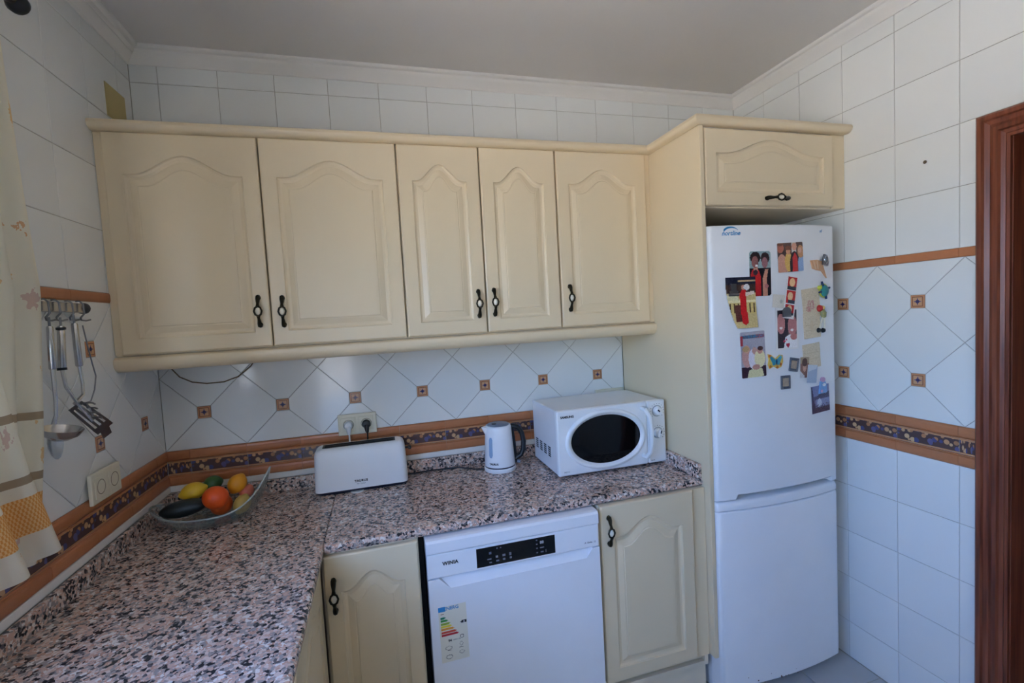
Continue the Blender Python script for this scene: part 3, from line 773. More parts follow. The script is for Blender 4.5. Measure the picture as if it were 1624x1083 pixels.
# rust specks along the lower edge
bm = bmesh.new()
for k in range(16):
    x = FX0+.10+.30*random.random()**1.2; z = .064+.05*random.random()**3; r_ = .0012+.0022*random.random()
    bmesh.ops.create_icosphere(bm, subdivisions=1, radius=r_, matrix=Matrix.Translation((x, fy(x), z)) @ Matrix.Scale(.3, 4, (0, 1, 0)))
obj('rust_specks', bm, rust, lo_d, kind='stuff')
def on_fridge(u, v, lift=.0):
    """room point on the bowed fridge front seen at a photo pixel"""
    y = -.66
    for _ in range(6): p = at(u, v, y=y); y = fy(p.x)
    return Vector((p.x, y-lift, p.z))
def FT(u, v, lift=.0008, roll=0.):
    p = on_fridge(u, v, lift); return Matrix.Translation(p) @ Matrix.Rotation(frz(p.x), 4, 'Z') @ Matrix.Rotation(roll, 4, 'Y')
# logo
p = on_fridge(1159, 370); text('lettering', 'nortline', .023, p+Vector((0, -.0004, 0)), up_d, logo_blue, rz=frz(p.x), bold=.0004, shear=.25)
sw = []
for k in range(9):
    a = PI*(.92-.78*k/8); sw.append((.030*math.cos(a)-.002, .0175*math.sin(a), .0045*(1-k/8)+.0006))
p = on_fridge(1160, 368); Ts = Matrix.Translation(p+Vector((0, -.0006, 0))) @ Matrix.Rotation(frz(p.x), 4, 'Z')
bm = loft([[Ts @ Vector((x, 0, z+t)), Ts @ Vector((x, 0, z-t)), Ts @ Vector((x, .0012, z-t)), Ts @ Vector((x, .0012, z+t))] for x, z, t in sw])
obj('logo_swoosh', bm, logo_blue, up_d)
p = on_fridge(1301, 366.5); text('lettering', 'nf', .017, p+Vector((0, -.0004, 0)), up_d, logo_blue, rz=frz(p.x), shear=.3)

# ------------------------------------------------------------------ photos and magnets on the fridge
def rounded(rr):
    def f(w, h):
        Y, X = np.mgrid[0:h, 0:w]+.5
        dx = np.maximum(0, np.maximum(rr*w-X, X-(w-rr*w))); dy = np.maximum(0, np.maximum(rr*w-Y, Y-(h-rr*w)))
        return dx*dx+dy*dy <= (rr*w)**2
    return f
SK, HR = (206, 150, 124), (52, 34, 32)
im = paint(36, 64, (150, 176, 176), [('r', 0, .0, 1, .62, (34, 28, 34)), ('e', .28, .30, .26, .34, (196, 36, 40)), ('r', .08, 0, .52, .30, (188, 32, 38)), ('e', .30, .60, .10, .12, SK), ('e', .28, .86, .24, .13, HR), ('e', .27, .76, .16, .13, (150, 96, 92)), ('e', .33, .68, .06, .03, (236, 230, 226)), ('e', .28, .53, .12, .06, (70, 50, 56)),
     ('e', .74, .84, .20, .13, HR), ('e', .72, .74, .14, .12, (160, 110, 112)), ('p', [(.62, 0), (.62, .40), (.74, .60), (.88, .60), (.80, .36), (.84, 0)], (196, 140, 116)), ('e', .78, .22, .10, .05, (176, 110, 110)), ('n', 6)])
print_card('photo', 'rounded photo of two people embracing, one in a red dress, on the fridge', 'photo', im, .092, .166, FT(1205, 434, .001), rounded(.09), group='photos stuck on the fridge')
im = paint(56, 48, (96, 66, 56), [('r', .56, .55, .74, 1, (206, 200, 188)), ('e', .16, .12, .22, .50, (206, 150, 128)), ('e', .12, .82, .13, .16, (190, 108, 84)), ('e', .12, .96, .13, .06, (120, 70, 46)), ('e', .42, .34, .15, .32, (220, 180, 96)), ('e', .42, .72, .09, .12, (206, 146, 110)), ('e', .42, .82, .11, .08, (130, 76, 50)), ('e', .66, .20, .20, .50, (44, 28, 34)), ('p', [(.56, 0), (.58, .5), (.68, .66), (.76, .5), (.76, 0)], (200, 40, 44)), ('e', .66, .86, .10, .13, (214, 156, 130)), ('e', .91, .18, .13, .38, (150, 178, 214)), ('e', .90, .68, .12, .22, (196, 140, 96)), ('e', .88, .72, .07, .10, (214, 164, 140)), ('n', 6)])
print_card('photo', 'wide photo of four people standing together near the top of the fridge', 'photo', im, .124, .110, FT(1253, 408, .001, -.04), rounded(.05), group='photos stuck on the fridge')
def curl_mask(w, h):
    Y, X = np.mgrid[0:h, 0:w]+.5; X /= w; Y /= h
    return X > .32*np.clip((Y-.12), 0, 1)**1.6*1.15
im = paint(44, 64, (206, 184, 128), [('r', 0, .80, 1, 1, (32, 34, 52)), ('r', .0, .68, 1, .86, (70, 48, 40)), ('r', .4, .90, 1, .93, (206, 176, 128)), ('e', .2, .58, .22, .08, (222, 214, 170)), ('r', 0, .50, 1, .54, (236, 224, 176)), ('r', 0, .28, 1, .50, (214, 190, 120))] + [('r', .12+.13*k, .30, .17+.13*k, .48, (96, 70, 44)) for k in range(7)] + [('r', .30, .12, .50, .45, (98, 50, 44)), ('p', [(.50, .10), (.46, .66), (.54, .76), (.68, .74), (.70, .10), (.6, .05)], (206, 28, 34)), ('e', .58, .80, .06, .05, SK), ('p', [(.66, .70), (.96, .72), (.96, .66), (.66, .62)], (226, 206, 190)), ('e', .70, .80, .10, .06, (228, 224, 220)), ('n', 7)])
print_card('photo', 'curling photo of a person in a long red dress held by a silver clip', 'photo', im, .122, .188, FT(1174, 480, .0025), curl_mask, group='photos stuck on the fridge', curl=.03)
im = paint(34, 72, (232, 228, 224), [('r', .08, .68, .92, .98, (200, 34, 34)), ('r', .08, .36, .92, .66, (204, 40, 36)), ('r', .08, .08, .92, .34, (200, 36, 36)), ('e', .5, .86, .26, .10, (240, 196, 140)), ('r', .08, .68, .92, .76, (52, 56, 66)), ('e', .45, .53, .24, .10, (240, 200, 150)), ('r', .30, .36, .92, .45, (50, 54, 64)), ('e', .5, .23, .24, .09, (236, 190, 140)), ('r', .5, .08, .92, .14, (50, 54, 64)), ('n', 8)])
print_card('photo_strip', 'tilted photo booth strip with three red frames on the fridge', 'photo', im, .052, .160, FT(1251.5, 472, .006, .17), group='photos stuck on the fridge')
im = paint(46, 68, (90, 70, 70), [('e', .22, .48, .32, .56, (48, 32, 40)), ('e', .24, .62, .18, .24, (196, 132, 128)), ('e', .24, .52, .07, .03, (240, 230, 228)), ('e', .76, .72, .24, .26, (56, 36, 40)), ('e', .74, .56, .20, .25, (192, 124, 122)), ('e', .72, .46, .07, .03, (240, 230, 228)), ('p', [(.34, 0), (.42, .3), (.62, .36), (1, .30), (1, 0)], (240, 238, 238)), ('e', .80, .30, .16, .08, (190, 120, 116)), ('e', .50, .12, .05, .035, (206, 40, 66)), ('e', .57, .12, .05, .035, (206, 40, 66)), ('p', [(.45, .11), (.62, .11), (.535, .03)], (206, 40, 66)), ('e', .38, .20, .05, .03, (206, 60, 84)), ('e', .47, .24, .025, .02, (206, 60, 84)), ('n', 6)])
print_card('photo', 'white-bordered photo of two smiling faces with red hearts on the fridge', 'photo', im, .108, .160, FT(1247, 521, .002), border=.07, group='photos stuck on the fridge')
im = paint(48, 84, (176, 172, 180), [('r', .06, .86, .98, .93, (96, 104, 116)), ('b', .06, .86, .98, .93, (60, 140, 180), .35), ('b', .6, .86, .98, .93, (200, 60, 60), .4), ('r', 0, .70, .10, .92, (176, 60, 70)), ('r', 0, 0, 1, .24, (70, 44, 54)), ('e', .24, .46, .20, .24, (206, 158, 148)), ('e', .24, .62, .12, .09, (214, 168, 140)), ('e', .20, .63, .14, .06, (190, 156, 110)), ('e', .48, .40, .18, .22, (228, 222, 230)), ('e', .56, .58, .10, .08, (206, 160, 146)), ('e', .76, .40, .22, .20, (232, 222, 176)), ('e', .78, .58, .11, .08, (206, 150, 132)), ('e', .80, .62, .11, .05, (86, 54, 50)), ('p', [(.22, 0), (.30, .16), (.62, .22), (.84, .18), (.90, .02), (.8, 0)], (228, 220, 170)), ('e', .60, .22, .16, .06, (206, 152, 134)), ('n', 6)])
print_card('photo', 'tall photo of three people sitting together lowest at the edge of the fridge', 'photo', im, .104, .172, FT(1194, 562, .001, -.03), rounded(.06), group='photos stuck on the fridge')
im = paint(44, 46, (120, 118, 152), [('r', 0, .62, 1, 1, (130, 136, 176)), ('p', [(0, 1), (.06, .98), (.2, .2), (.1, 0), (0, 0)], (66, 56, 86)), ('r', .1, .48, 1, .60, (86, 80, 110)), ('p', [(.3, .62), (.5, .7), (.8, .66), (1, .74), (1, .6), (.3, .58)], (76, 74, 96)), ('r', .25, .22, 1, .5, (140, 150, 188)), ('e', .44, .36, .12, .16, (196, 208, 224)), ('r', .1, .0, 1, .2, (92, 72, 88)), ('b', 0, 0, 1, .3, (60, 50, 66), .3), ('n', 6)])
print_card('photo', 'purple-blue seaside photo pinned low on the fridge under a pastel magnet', 'photo', im, .104, .108, FT(1300.5, 632, .001, -.05), group='photos stuck on the fridge')
# worn cream notes
def note(u, v, w_, h_, label, marks, roll, lift):
    im = paint(36, 40, (222, 206, 176), marks+[('b', 0, 0, 1, 1, (212, 194, 160), .25), ('n', 5)])
    print_card('paper_note', label, 'note', im, w_, h_, FT(u, v, lift, roll), group='paper notes on the fridge')
note(1285.5, 480, .096, .112, 'yellowed paper note with faded red drawing under the green turtle magnet', [('e', .4, .4, .12, .2, (206, 150, 140)), ('e', .58, .42, .1, .16, (200, 140, 136)), ('r', .5, .3, .56, .5, (226, 210, 186)), ('e', .3, .3, .1, .1, (204, 140, 132))], -.10, .0008)
note(1287, 516, .094, .098, 'yellowed paper note behind the red-headed doll magnet', [('r', .1, .5, .9, .52, (204, 186, 150)), ('r', .1, .3, .8, .32, (204, 186, 150)), ('e', .5, .5, .1, .2, (216, 196, 160))], -.05, .0008)
note(1286.5, 564, .096, .096, 'yellowed paper note lowest on the fridge above the seaside photo', [('r', .1, .6, .9, .62, (206, 188, 152)), ('r', .1, .35, .9, .37, (206, 188, 152))], -.07, .0008)
im = paint(30, 22, (224, 218, 204), [('e', .55, .5, .1, .15, (190, 190, 180)), ('n', 4)])
print_card('paper_note', 'small off-white paper slip tucked behind the photo booth strip', 'note', im, .072, .050, FT(1236.5, 478, .0026, .12), group='paper notes on the fridge')
im = paint(24, 36, (140, 96, 84), [('r', 0, .7, 1, 1, (172, 150, 120)), ('e', .5, .55, .22, .26, (206, 160, 140)), ('e', .5, .75, .3, .2, (90, 60, 50)), ('p', [(0, 0), (0, .35), (.5, .1), (.5, 0)], (206, 206, 206)), ('n', 6)])
print_card('photo', 'small portrait photo half hidden by a folded blue-grey card on the fridge', 'photo', im, .046, .080, FT(1275, 582.5, .002, .05), group='photos stuck on the fridge')
im = paint(24, 32, (170, 186, 206), [('p', [(0, 1), (1, 1), (.9, .8), (.1, .62)], (206, 214, 222)), ('n', 2)])
print_card('folded_card', 'small folded blue-grey card on the lower part of the fridge door', 'card', im, .052, .070, FT(1286, 592.5, .005, .12))

def flat_part(name, polys, T, mat, parent, t0=0., t1=.004):
    bms = [prism(P, lambda a, b, t: (a, -t, b), t0, t1) for P in polys]
    return obj(name, place(join(*bms), T), mat, parent)
def ell(cx, cz, rx, rz, n=14, a0=0.):
    return [(cx+rx*math.cos(2*PI*k/n+a0), cz+rz*math.sin(2*PI*k/n+a0)) for k in range(n)]
def magnet(name, label, u, v, lift=0., roll=0.):
    p = on_fridge(u, v, lift); o = wthing(name, label, 'magnet', p, 'magnets on the fridge')
    return o, Matrix.Translation(p) @ Matrix.Rotation(frz(p.x), 4, 'Z') @ Matrix.Rotation(roll, 4, 'Y')
# silver clip magnet
for u, v, label, lf in ((1161.5, 459, 'silver bulldog clip magnet holding the curled red dress photo', .004), ):
    o, T = magnet('clip_magnet', label, u, v, lf)
    flat_part('clip_plate', [[(-.014, -.020), (.014, -.020), (.017, -.008), (.010, -.004), (.010, .020), (-.010, .020), (-.010, -.004), (-.017, -.008)]], T, steel_d, o, 0, .006)
    obj('clip_jaw', place(tube([(-.019, -.004, -.020), (.019, -.004, -.020)], .005, 8), T), steel_d, o)
o, T = magnet('clip_magnet', 'round silver clip magnet at the foot of the photo booth strip', 1244.5, 494, .007)
flat_part('clip_plate', [ell(0, 0, .019, .017)[0:8]+[(-.018, -.018), (.018, -.018)]], T, steel_d, o, 0, .005)
obj('clip_jaw', place(tube([(-.018, -.003, -.017), (.018, -.003, -.017)], .004, 8), T), steel_d, o)
o, T = magnet('shell_magnet', 'orange fan-shaped magnet near the top right corner of the fridge', 1297, 421, 0)
sh = [(-.045, .020), (-.010, .022), (.018, .016), (.026, -.006), (.044, -.050), (.016, -.022), (-.012, -.018), (-.034, -.012)]
flat_part('fan', [sh], T, pmat('shell_orange', (206, 142, 96), .5, noise_col=(226, 190, 150), nscale=90), o, 0, .005)
flat_part('fan_rib', [[(-.034, .016), (-.028, .016), (-.016, -.014), (-.022, -.014)], [(-.014, .018), (-.008, .018), (-.002, -.014), (-.008, -.014)]], T, pmat('shell_cream', (226, 190, 156), .5), o, .005, .0062)
p = on_fridge(1305, 414, .006); o, T = magnet('clip_magnet', 'silver teardrop clip magnet on the orange fan-shaped magnet', 1305, 414, .0062)
flat_part('clip_plate', [[(-.014, -.016), (.012, -.020), (.018, -.004), (.008, .022), (-.006, .026), (-.010, .012)]], T, steel_d, o, 0, .007)
obj('clip_loop', place(tube([(.010*math.cos(a), -.008, .004+.014*math.sin(a)) for a in [2*PI*k/12 for k in range(13)]], .0016, 6, cap=False), T), steel, o, smooth=True)
# turtle
o, T = magnet('turtle_magnet', 'blue and green turtle magnet with a yellow rim on the fridge', 1305, 461, .002, .35)
gr = pmat('turtle_blue', (36, 110, 140), .35, noise_col=(40, 150, 120), nscale=120); yl = pmat('turtle_yellow', (200, 206, 70), .4); nb = pmat('turtle_navy', (28, 60, 104), .4)
obj('shell', place(lathe([(.0001, -.014), (.012, -.013), (.020, -.009), (.025, -.002), (.025, 0), (.0001, 0)], 16, (0, 0, 0), 'Y'), T), gr, o, smooth=True)
obj('shell_rim', place(tube([(.0245*math.cos(a), -.0015, .0245*math.sin(a)) for a in [2*PI*k/18 for k in range(19)]], .003, 6, cap=False), T), yl, o, smooth=True)
for a, l_ in ((.7, .034), (2.3, .038), (3.7, .031), (5.4, .034)):
    obj('flipper', place(tube([(.020*math.cos(a), -.003, .020*math.sin(a)), (l_*math.cos(a), -.004, l_*math.sin(a))], [.006, .004], 6), T), nb, o, smooth=True)
obj('head', place(lathe([(.0001, -.012), (.006, -.010), (.0085, -.004), (.0085, 0), (.0001, 0)], 10, (-.030, 0, .002), 'Y'), T), yl, o, smooth=True)
# doll magnet
o, T = magnet('doll_magnet', 'small doll magnet with red head, colourful body, long white legs and black shoes', 1301, 507, .002)
redm = pmat('doll_red', (190, 40, 34), .5); tealm = pmat('doll_teal', (40, 110, 116), .5, noise_col=(206, 180, 80), nscale=160); bone = pmat('doll_white', (232, 226, 206), .5)
obj('head', place(lathe([(.0001, -.013), (.010, -.010), (.0135, -.004), (.0135, 0), (.0001, 0)], 12, (-.010, 0, .045), 'Y'), T), redm, o, smooth=True)
obj('face', place(lathe([(.0001, -.011), (.007, -.009), (.009, -.003), (.009, 0), (.0001, 0)], 12, (.006, 0, .047), 'Y'), T), pmat('doll_face', (226, 196, 120), .5), o, smooth=True)
obj('body', place(tube([(.000, -.006, .038), (.004, -.007, .026), (.010, -.006, .010)], [.008, .012, .008], 8), T), tealm, o, smooth=True)
for pts in (((.006, -.005, .012), (-.006, -.005, -.012), (-.014, -.004, -.036)), ((.011, -.005, .010), (.013, -.005, -.014), (.012, -.004, -.038))):
    obj('leg', place(tube(pts, .0032, 6), T), bone, o, smooth=True)
    q = pts[2]; obj('shoe', place(lathe([(.0001, -.010), (.007, -.008), (.010, -.003), (.010, 0), (.0001, 0)], 10, (q[0]-.002, 0, q[2]-.004), 'Y'), T @ Matrix.Diagonal((1, 1, 1, 1))), black_pl, o, smooth=True)
# butterfly
o, T = magnet('butterfly_magnet', 'turquoise butterfly magnet ringed with yellow flowers on the fridge', 1229, 573)
yel = pmat('flower_yellow', (214, 170, 60), .5, noise_col=(230, 200, 110), nscale=150); tq = pmat('butterfly_turquoise', (90, 190, 196), .4, noise_col=(40, 110, 150), nscale=120)
flat_part('flower_base', [[(-.034, .030), (-.020, .026), (0, .010), (.020, .024), (.032, .022), (.034, -.004), (.026, -.022), (.008, -.028), (-.008, -.018), (-.028, -.026), (-.034, -.010), (-.030, .008)]], T, yel, o, 0, .004)
for s in (-1, 1):
    flat_part('wing', [[(0, .004), (s*.022, .022), (s*.026, .014), (s*.018, -.002), (s*.014, -.014), (s*.004, -.012)]], T, tq, o, .004, .007)
obj('butterfly_body', place(tube([(0, -.008, .010), (0, -.009, 0), (0, -.008, -.012)], [.0012, .003, .0012], 6), T), nb, o, smooth=True)
for x, z in ((-.026, -.018), (.006, -.022), (.022, -.012), (-.028, .022)):
    obj('flower', place(lathe([(.0001, -.007), (.005, -.006), (.006, -.004), (.0001, -.004)], 8, (x, 0, z), 'Y'), T), pmat('flower_orange', (206, 120, 44), .5), o)
# tiny picture frames
for u, v, rl, label in ((1258, 578, .18, 'tilted miniature silver picture frame magnet beside the butterfly'), (1245, 606, 0., 'upright miniature silver picture frame magnet lowest on the fridge')):
    o, T = magnet('frame_magnet', label, u, v, .0, rl)
    bmf = bmesh.new()
    for q in ((-.022, -.015, -.026, .026), (.015, .022, -.026, .026), (-.015, .015, .016, .026), (-.015, .015, -.026, -.016)): box(bmf, q[0], q[1], -.006, 0, q[2], q[3], r=.0015, seg=1)
    obj('frame', place(bmf, T), pmat('pewter', (128, 132, 140), .4, metal=.4, noise_col=(40, 44, 56), nscale=180), o)
    obj('picture', place(B(-.0148, .0148, -.003, -.0005, -.0158, .0158), T), pmat('tiny_picture', (206, 186, 160), .5, noise_col=(150, 130, 112), nscale=90), o)
# pastel magnet
o, T = magnet('pastel_magnet', 'pastel pink and blue moulded magnet holding the seaside photo', 1303, 612, .002)
pk = pmat('pastel_pink', (214, 170, 200), .5); bl = pmat('pastel_blue', (96, 150, 206), .5, noise_col=(150, 190, 226), nscale=120)
flat_part('base', [[(-.022, -.028), (.022, -.026), (.020, .004), (.012, .020), (-.014, .020), (-.018, .0)]], T, bl, o, 0, .005)
flat_part('pink_top', [ell(0, .026, .012, .010)], T, pk, o, 0, .006)
flat_part('pink_spot', [ell(-.010, -.018, .006, .006)], T, pk, o, .005, .007)
flat_part('white_spot', [ell(.004, .006, .009, .006), ], T, white_pl, o, .005, .007)

# ------------------------------------------------------------------ microwave
MX0, MX1, MYF, MYB, MZ0, MZ1 = 1.472, 1.962, -.374, -.062, ZT+.010, 1.158
m = wthing('microwave', 'white microwave oven with dark oval door window on the granite worktop', 'microwave', ((MX0+MX1)/2, -.2, ZT))
obj('casing', B(MX0+.003, MX1-.003, MYF+.022, MYB, MZ0, MZ1-.002, r=.006, seg=3), white_lac, m)
for x in (MX0+.05, MX1-.05):
    for y in (MYF+.06, MYB-.05): obj('foot', lathe([(.001, ZT), (.014, ZT), (.016, MZ0+.001), (.001, MZ0+.001)], 12, (x, y, 0)), black_pl, m)
DXS = 1.876                                            # seam between door and controls
dw_ = obj('door', B(MX0, DXS-.0008, MYF, MYF+.0225, MZ0+.001, MZ1, r=.007, seg=3), white_pl, m)
cp = obj('control_panel', B(DXS+.0008, MX1, MYF, MYF+.0225, MZ0+.001, MZ1, r=.007, seg=3), white_pl, m)
ox, oz, oa, ob = 1.6845, 1.024, .1545, .0985
def oring(k, y, n=56): return [(ox+(oa+k)*math.cos(2*PI*i/n), y, oz+(ob+k*.95)*math.sin(2*PI*i/n)) for i in range(n)]
obj('window_rim', loft([oring(.026, MYF+.003), oring(.026, MYF-.0005), oring(.023, MYF-.006), oring(.018, MYF-.009), oring(.013, MYF-.009), oring(.004, MYF-.003), oring(0, MYF+.001), oring(0, MYF+.004)], False, False), white_pl, dw_, smooth=True)
obj('window_glass', loft([oring(.001, MYF+.0005), oring(-.0, MYF-.0012), oring(-.05, MYF-.0032), oring(-.09, MYF-.0038)]), blk_glass, dw_, smooth=True)
hp = [(1.852, MYF, 1.132), (1.853, MYF-.024, 1.130), (1.862, MYF-.040, 1.105), (1.866, MYF-.046, 1.05), (1.866, MYF-.046, 1.00), (1.862, MYF-.040, .955), (1.856, MYF-.024, .934), (1.854, MYF, .932)]
obj('handle', tube(hp, [.0095, .010, .0098, .0095, .0095, .0098, .0105, .0105], 10), white_pl, dw_, smooth=True)
for kz, ang in ((1.113, -.9), (1.020, .25)):
    kb = obj('knob', lathe([(.0001, -.016), (.013, -.0155), (.0175, -.012), (.020, 0), (.0001, 0)], 24, (1.923, MYF, kz), 'Y'), white_pl, cp, smooth=True)
    R_ = Matrix.Translation((1.923, MYF-.015, kz)) @ Matrix.Rotation(ang, 4, 'Y')
    obj('knob_grip', place(B(-.0055, .0055, -.010, .002, -.017, .017, r=.003, seg=2), R_), white_pl, kb)
    obj('knob_pointer', place(B(-.003, .003, -.0108, -.009, .001, .014, r=.0008, seg=1), R_), navy_pl, kb)
    obj('knob_outline', lathe([(.0001, -.0012), (.0235, -.0012), (.0245, .0), (.0245, .001), (.0001, .001)], 28, (1.923, MYF, kz), 'Y'), pmat('dial_grey', (176, 182, 184), .4), cp)  # grey ring added as a dark outline around the knob
    tk = bmesh.new()
    for i in range(13):
        a = -2.3+4.6*i/12
        cx_, cz_ = 1.923+.031*math.sin(a), kz+.031*math.cos(a)
        if cx_ < 1.885 and False: continue
        box(tk, cx_-.0022, cx_+.0022, MYF-.0004, MYF+.001, cz_-.0007, cz_+.0007)
    obj('dial_marks', tk, ink, cp, kind='stuff')
text('lettering', 'SAMSUNG', .0125, (1.517, MYF-.0003, 1.131), dw_, ink, bold=.0006)
text('lettering', 'M1711', .009, (1.507, MYF-.0003, .909), dw_, ink_grey)
text('lettering', '800W', .007, (1.897, MYF-.0003, .905), cp, ink_grey)
vt = bmesh.new()
for g in range(4):
    for k in range(5): box(vt, MX0+.0024, MX0+.004, -.095-.052*g-.030, -.095-.052*g, .985-.009*k-.006*g*0, .9905-.009*k)
obj('vent_slots', vt, ink, m, kind='stuff')
# socket behind the microwave
def socket(origin, rz, label, n=2, filled=()):
    """double wall socket, local x across, front -y, centre at origin"""
    s = thing('wall_socket', label, 'socket', origin, rz, 'ivory double wall sockets')
    w_, h_ = .155, .088
    obj('plate', B(-w_/2, w_/2, -.011, .0, -h_/2, h_/2, r=.003, seg=2), ivory, s)
    for x in (-.036, .036):
        ins = obj('insert', B(x-.029, x+.029, -.0135, -.0105, -.030, .030, r=.001, seg=1), ivory, s)
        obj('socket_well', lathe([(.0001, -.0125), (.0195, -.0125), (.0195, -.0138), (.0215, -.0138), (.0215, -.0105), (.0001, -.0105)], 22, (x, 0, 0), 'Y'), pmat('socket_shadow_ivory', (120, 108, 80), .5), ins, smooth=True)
        for z in (-.0095, .0095): obj('pin_hole', lathe([(.0001, -.0129), (.0027, -.0129), (.0027, -.0122), (.0001, -.0122)], 8, (x+z, 0, 0), 'Y'), black_pl, ins)
    return s
socket((1.893, -.0062, 1.1165), 0, 'ivory double wall socket mostly hidden behind the microwave')
so_b = socket((.709, -.0065, 1.124), 0, 'ivory double wall socket with white and black plugs above the toaster')
so_l = socket((.0065, -.447, 1.120), PI/2, 'empty ivory double wall socket on the window wall under the utensils')
def plug(x, z, mat, label, cx):
    p = wthing('power_plug', label, 'plug', (x, -.02, z))
    obj('plug_body', join(lathe([(.0001, -.0205), (.018, -.0205), (.0175, -.034), (.013, -.040), (.0001, -.041)], 18, (x, 0, z), 'Y'),
        tube([(x, -.034, z-.004), (x+.001, -.040, z-.018), (x+.002, -.041, z-.034)], [.011, .0095, .006], 10)), mat, p, smooth=True)
    obj('cord', tube([(x+.002, -.041, z-.032), (x+.002, -.041, z-.07), (x+.001, -.036, z-.13), (cx, -.030, ZT+.050), (cx+.01, -.030, ZT+.006)], .0032, 8), mat, p, smooth=True)
plug(.673, 1.122, white_pl, 'white round plug with cord in the socket above the toaster', .69)
plug(.745, 1.122, black_pl, 'black round plug with cord in the socket above the toaster', .76)

# ------------------------------------------------------------------ toaster
tx0, tx1, tyf, tyb, tz0, tz1 = .540, .898, -.158, -.040, ZT+.013, 1.062
t = wthing('toaster', 'white long-slot toaster below the plugged-in wall socket', 'toaster', ((tx0+tx1)/2, -.1, ZT))
def rloop(x0, x1, y0, y1, z, r, n=7):
    P = []
    for cx_, cy_, a0 in ((x1-r, y1-r, 0), (x0+r, y1-r, PI/2), (x0+r, y0+r, PI), (x1-r, y0+r, 1.5*PI)):
        for k in range(n): a = a0+PI/2*k/(n-1); P.append((cx_+r*math.cos(a), cy_+r*math.sin(a), z))
    return P
lo = [rloop(tx0, tx1, tyf, tyb, tz0, .026), rloop(tx0, tx1, tyf, tyb, tz0+.01, .026), rloop(tx0+.002, tx1-.002, tyf+.002, tyb-.002, tz0+.08, .026), rloop(tx0+.005, tx1-.005, tyf+.005, tyb-.005, tz1-.022, .026),
      rloop(tx0+.009, tx1-.009, tyf+.008, tyb-.008, tz1-.010, .024), rloop(tx0+.016, tx1-.016, tyf+.013, tyb-.013, tz1-.003, .020), rloop(tx0+.024, tx1-.024, tyf+.019, tyb-.019, tz1, .016)]
obj('body', loft(lo), white_pl, t, smooth=True)
obj('base', loft([rloop(tx0+.012, tx1-.012, tyf+.010, tyb-.010, ZT, .02), rloop(tx0+.003, tx1-.003, tyf+.003, tyb-.003, ZT+.006, .024), rloop(tx0+.001, tx1-.001, tyf+.001, tyb-.001, tz0, .025)]), navy_pl, t, smooth=True)
sm = (tyf+tyb)/2
for y in (sm-.0135, sm+.0135):
    obj('slot', B(tx0+.042, tx1-.048, y-.009, y+.009, tz1-.003, tz1+.0012, r=.0008, seg=1), gap_shade, t)  # solid bars coloured black for the shade inside the slots
obj('slot_frame', join(B(tx0+.036, tx1-.042, sm-.026, sm-.023, tz1-.002, tz1+.0018), B(tx0+.036, tx1-.042, sm+.023, sm+.026, tz1-.002, tz1+.0018), B(tx0+.036, tx0+.0415, sm-.023, sm+.023, tz1-.002, tz1+.0018), B(tx1-.0475, tx1-.042, sm-.023, sm+.023, tz1-.002, tz1+.0018), B(tx0+.0415, tx1-.0475, sm-.0035, sm+.0035, tz1-.002, tz1+.0018)), ink, t)
obj('lever', join(B(tx1-.010, tx1+.012, sm-.004, sm+.004, 1.016, 1.024, r=.002, seg=1), B(tx1+.008, tx1+.022, sm-.014, sm+.014, 1.012, 1.026, r=.005, seg=2)), black_pl, t)
obj('crumb_tray', lathe([(.0001, ZT), (.024, ZT), (.026, ZT+.002), (.024, ZT+.004), (.0001, ZT+.004)], 20, (.697, tyf+.006, 0)), white_pl, t)
text('lettering', 'TAURUS', .0125, (.715, tyf+.0004, .925), t, ink, bold=.0006, spacing=1.1)
text('lettering', 'MY TOAST', .007, (.715, tyf+.0001, .9135), t, ink_grey)

# ------------------------------------------------------------------ kettle
kx, ky = 1.291, -.135
k_ = wthing('kettle', 'white electric kettle with black handle beside the microwave', 'kettle', (kx, ky, ZT))
obj('power_base', lathe([(.001, ZT), (.066, ZT), (.0685, ZT+.003), (.069, ZT+.014), (.066, ZT+.018), (.001, ZT+.018)], 40, (kx, ky, 0)), white_pl, k_, smooth=True)
obj('seal_ring', lathe([(.001, ZT+.018), (.0655, ZT+.018), (.0655, ZT+.0235), (.001, ZT+.0235)], 40, (kx, ky, 0)), navy_pl, k_, smooth=True)
bl_ = lathe([(.001, ZT+.0235), (.066, ZT+.0235), (.0665, ZT+.03), (.0635, .96), (.0595, 1.03), (.0575, 1.066), (.0555, 1.074), (.052, 1.078), (.001, 1.0785)], 44, (kx, ky, 0))
obj('body', bl_, white_lac, k_, smooth=True)
obj('lid', lathe([(.001, 1.078), (.047, 1.078), (.0475, 1.0805), (.044, 1.083), (.001, 1.0845)], 36, (kx, ky, 0)), grey_lid, k_, smooth=True)
obj('lid_button', lathe([(.0001, 1.083), (.010, 1.083), (.010, 1.0862), (.0001, 1.0868)], 16, (kx-.02, ky-.008, 0)), black_pl, k_)
obj('spout', loft([[(kx-.050, ky-.022, 1.074), (kx-.050, ky+.022, 1.074), (kx-.056, ky+.012, 1.040), (kx-.056, ky-.012, 1.040)], [(kx-.074, ky-.006, 1.073), (kx-.074, ky+.006, 1.073), (kx-.062, ky+.004, 1.046), (kx-.062, ky-.004, 1.046)]]), white_lac, k_)
hd = math.radians(-14); ca, sa = math.cos(hd), math.sin(hd)
def K(r, z): return (kx+r*ca, ky+r*sa, z)
obj('handle', tube([K(.050, 1.066), K(.066, 1.068), K(.086, 1.060), K(.101, 1.035), K(.107, 1.000), K(.104, .965), K(.092, .940), K(.070, .928), K(.060, .926)], [.011, .0115, .0115, .011, .011, .011, .011, .011, .011], 10), black_pl, k_, smooth=True)
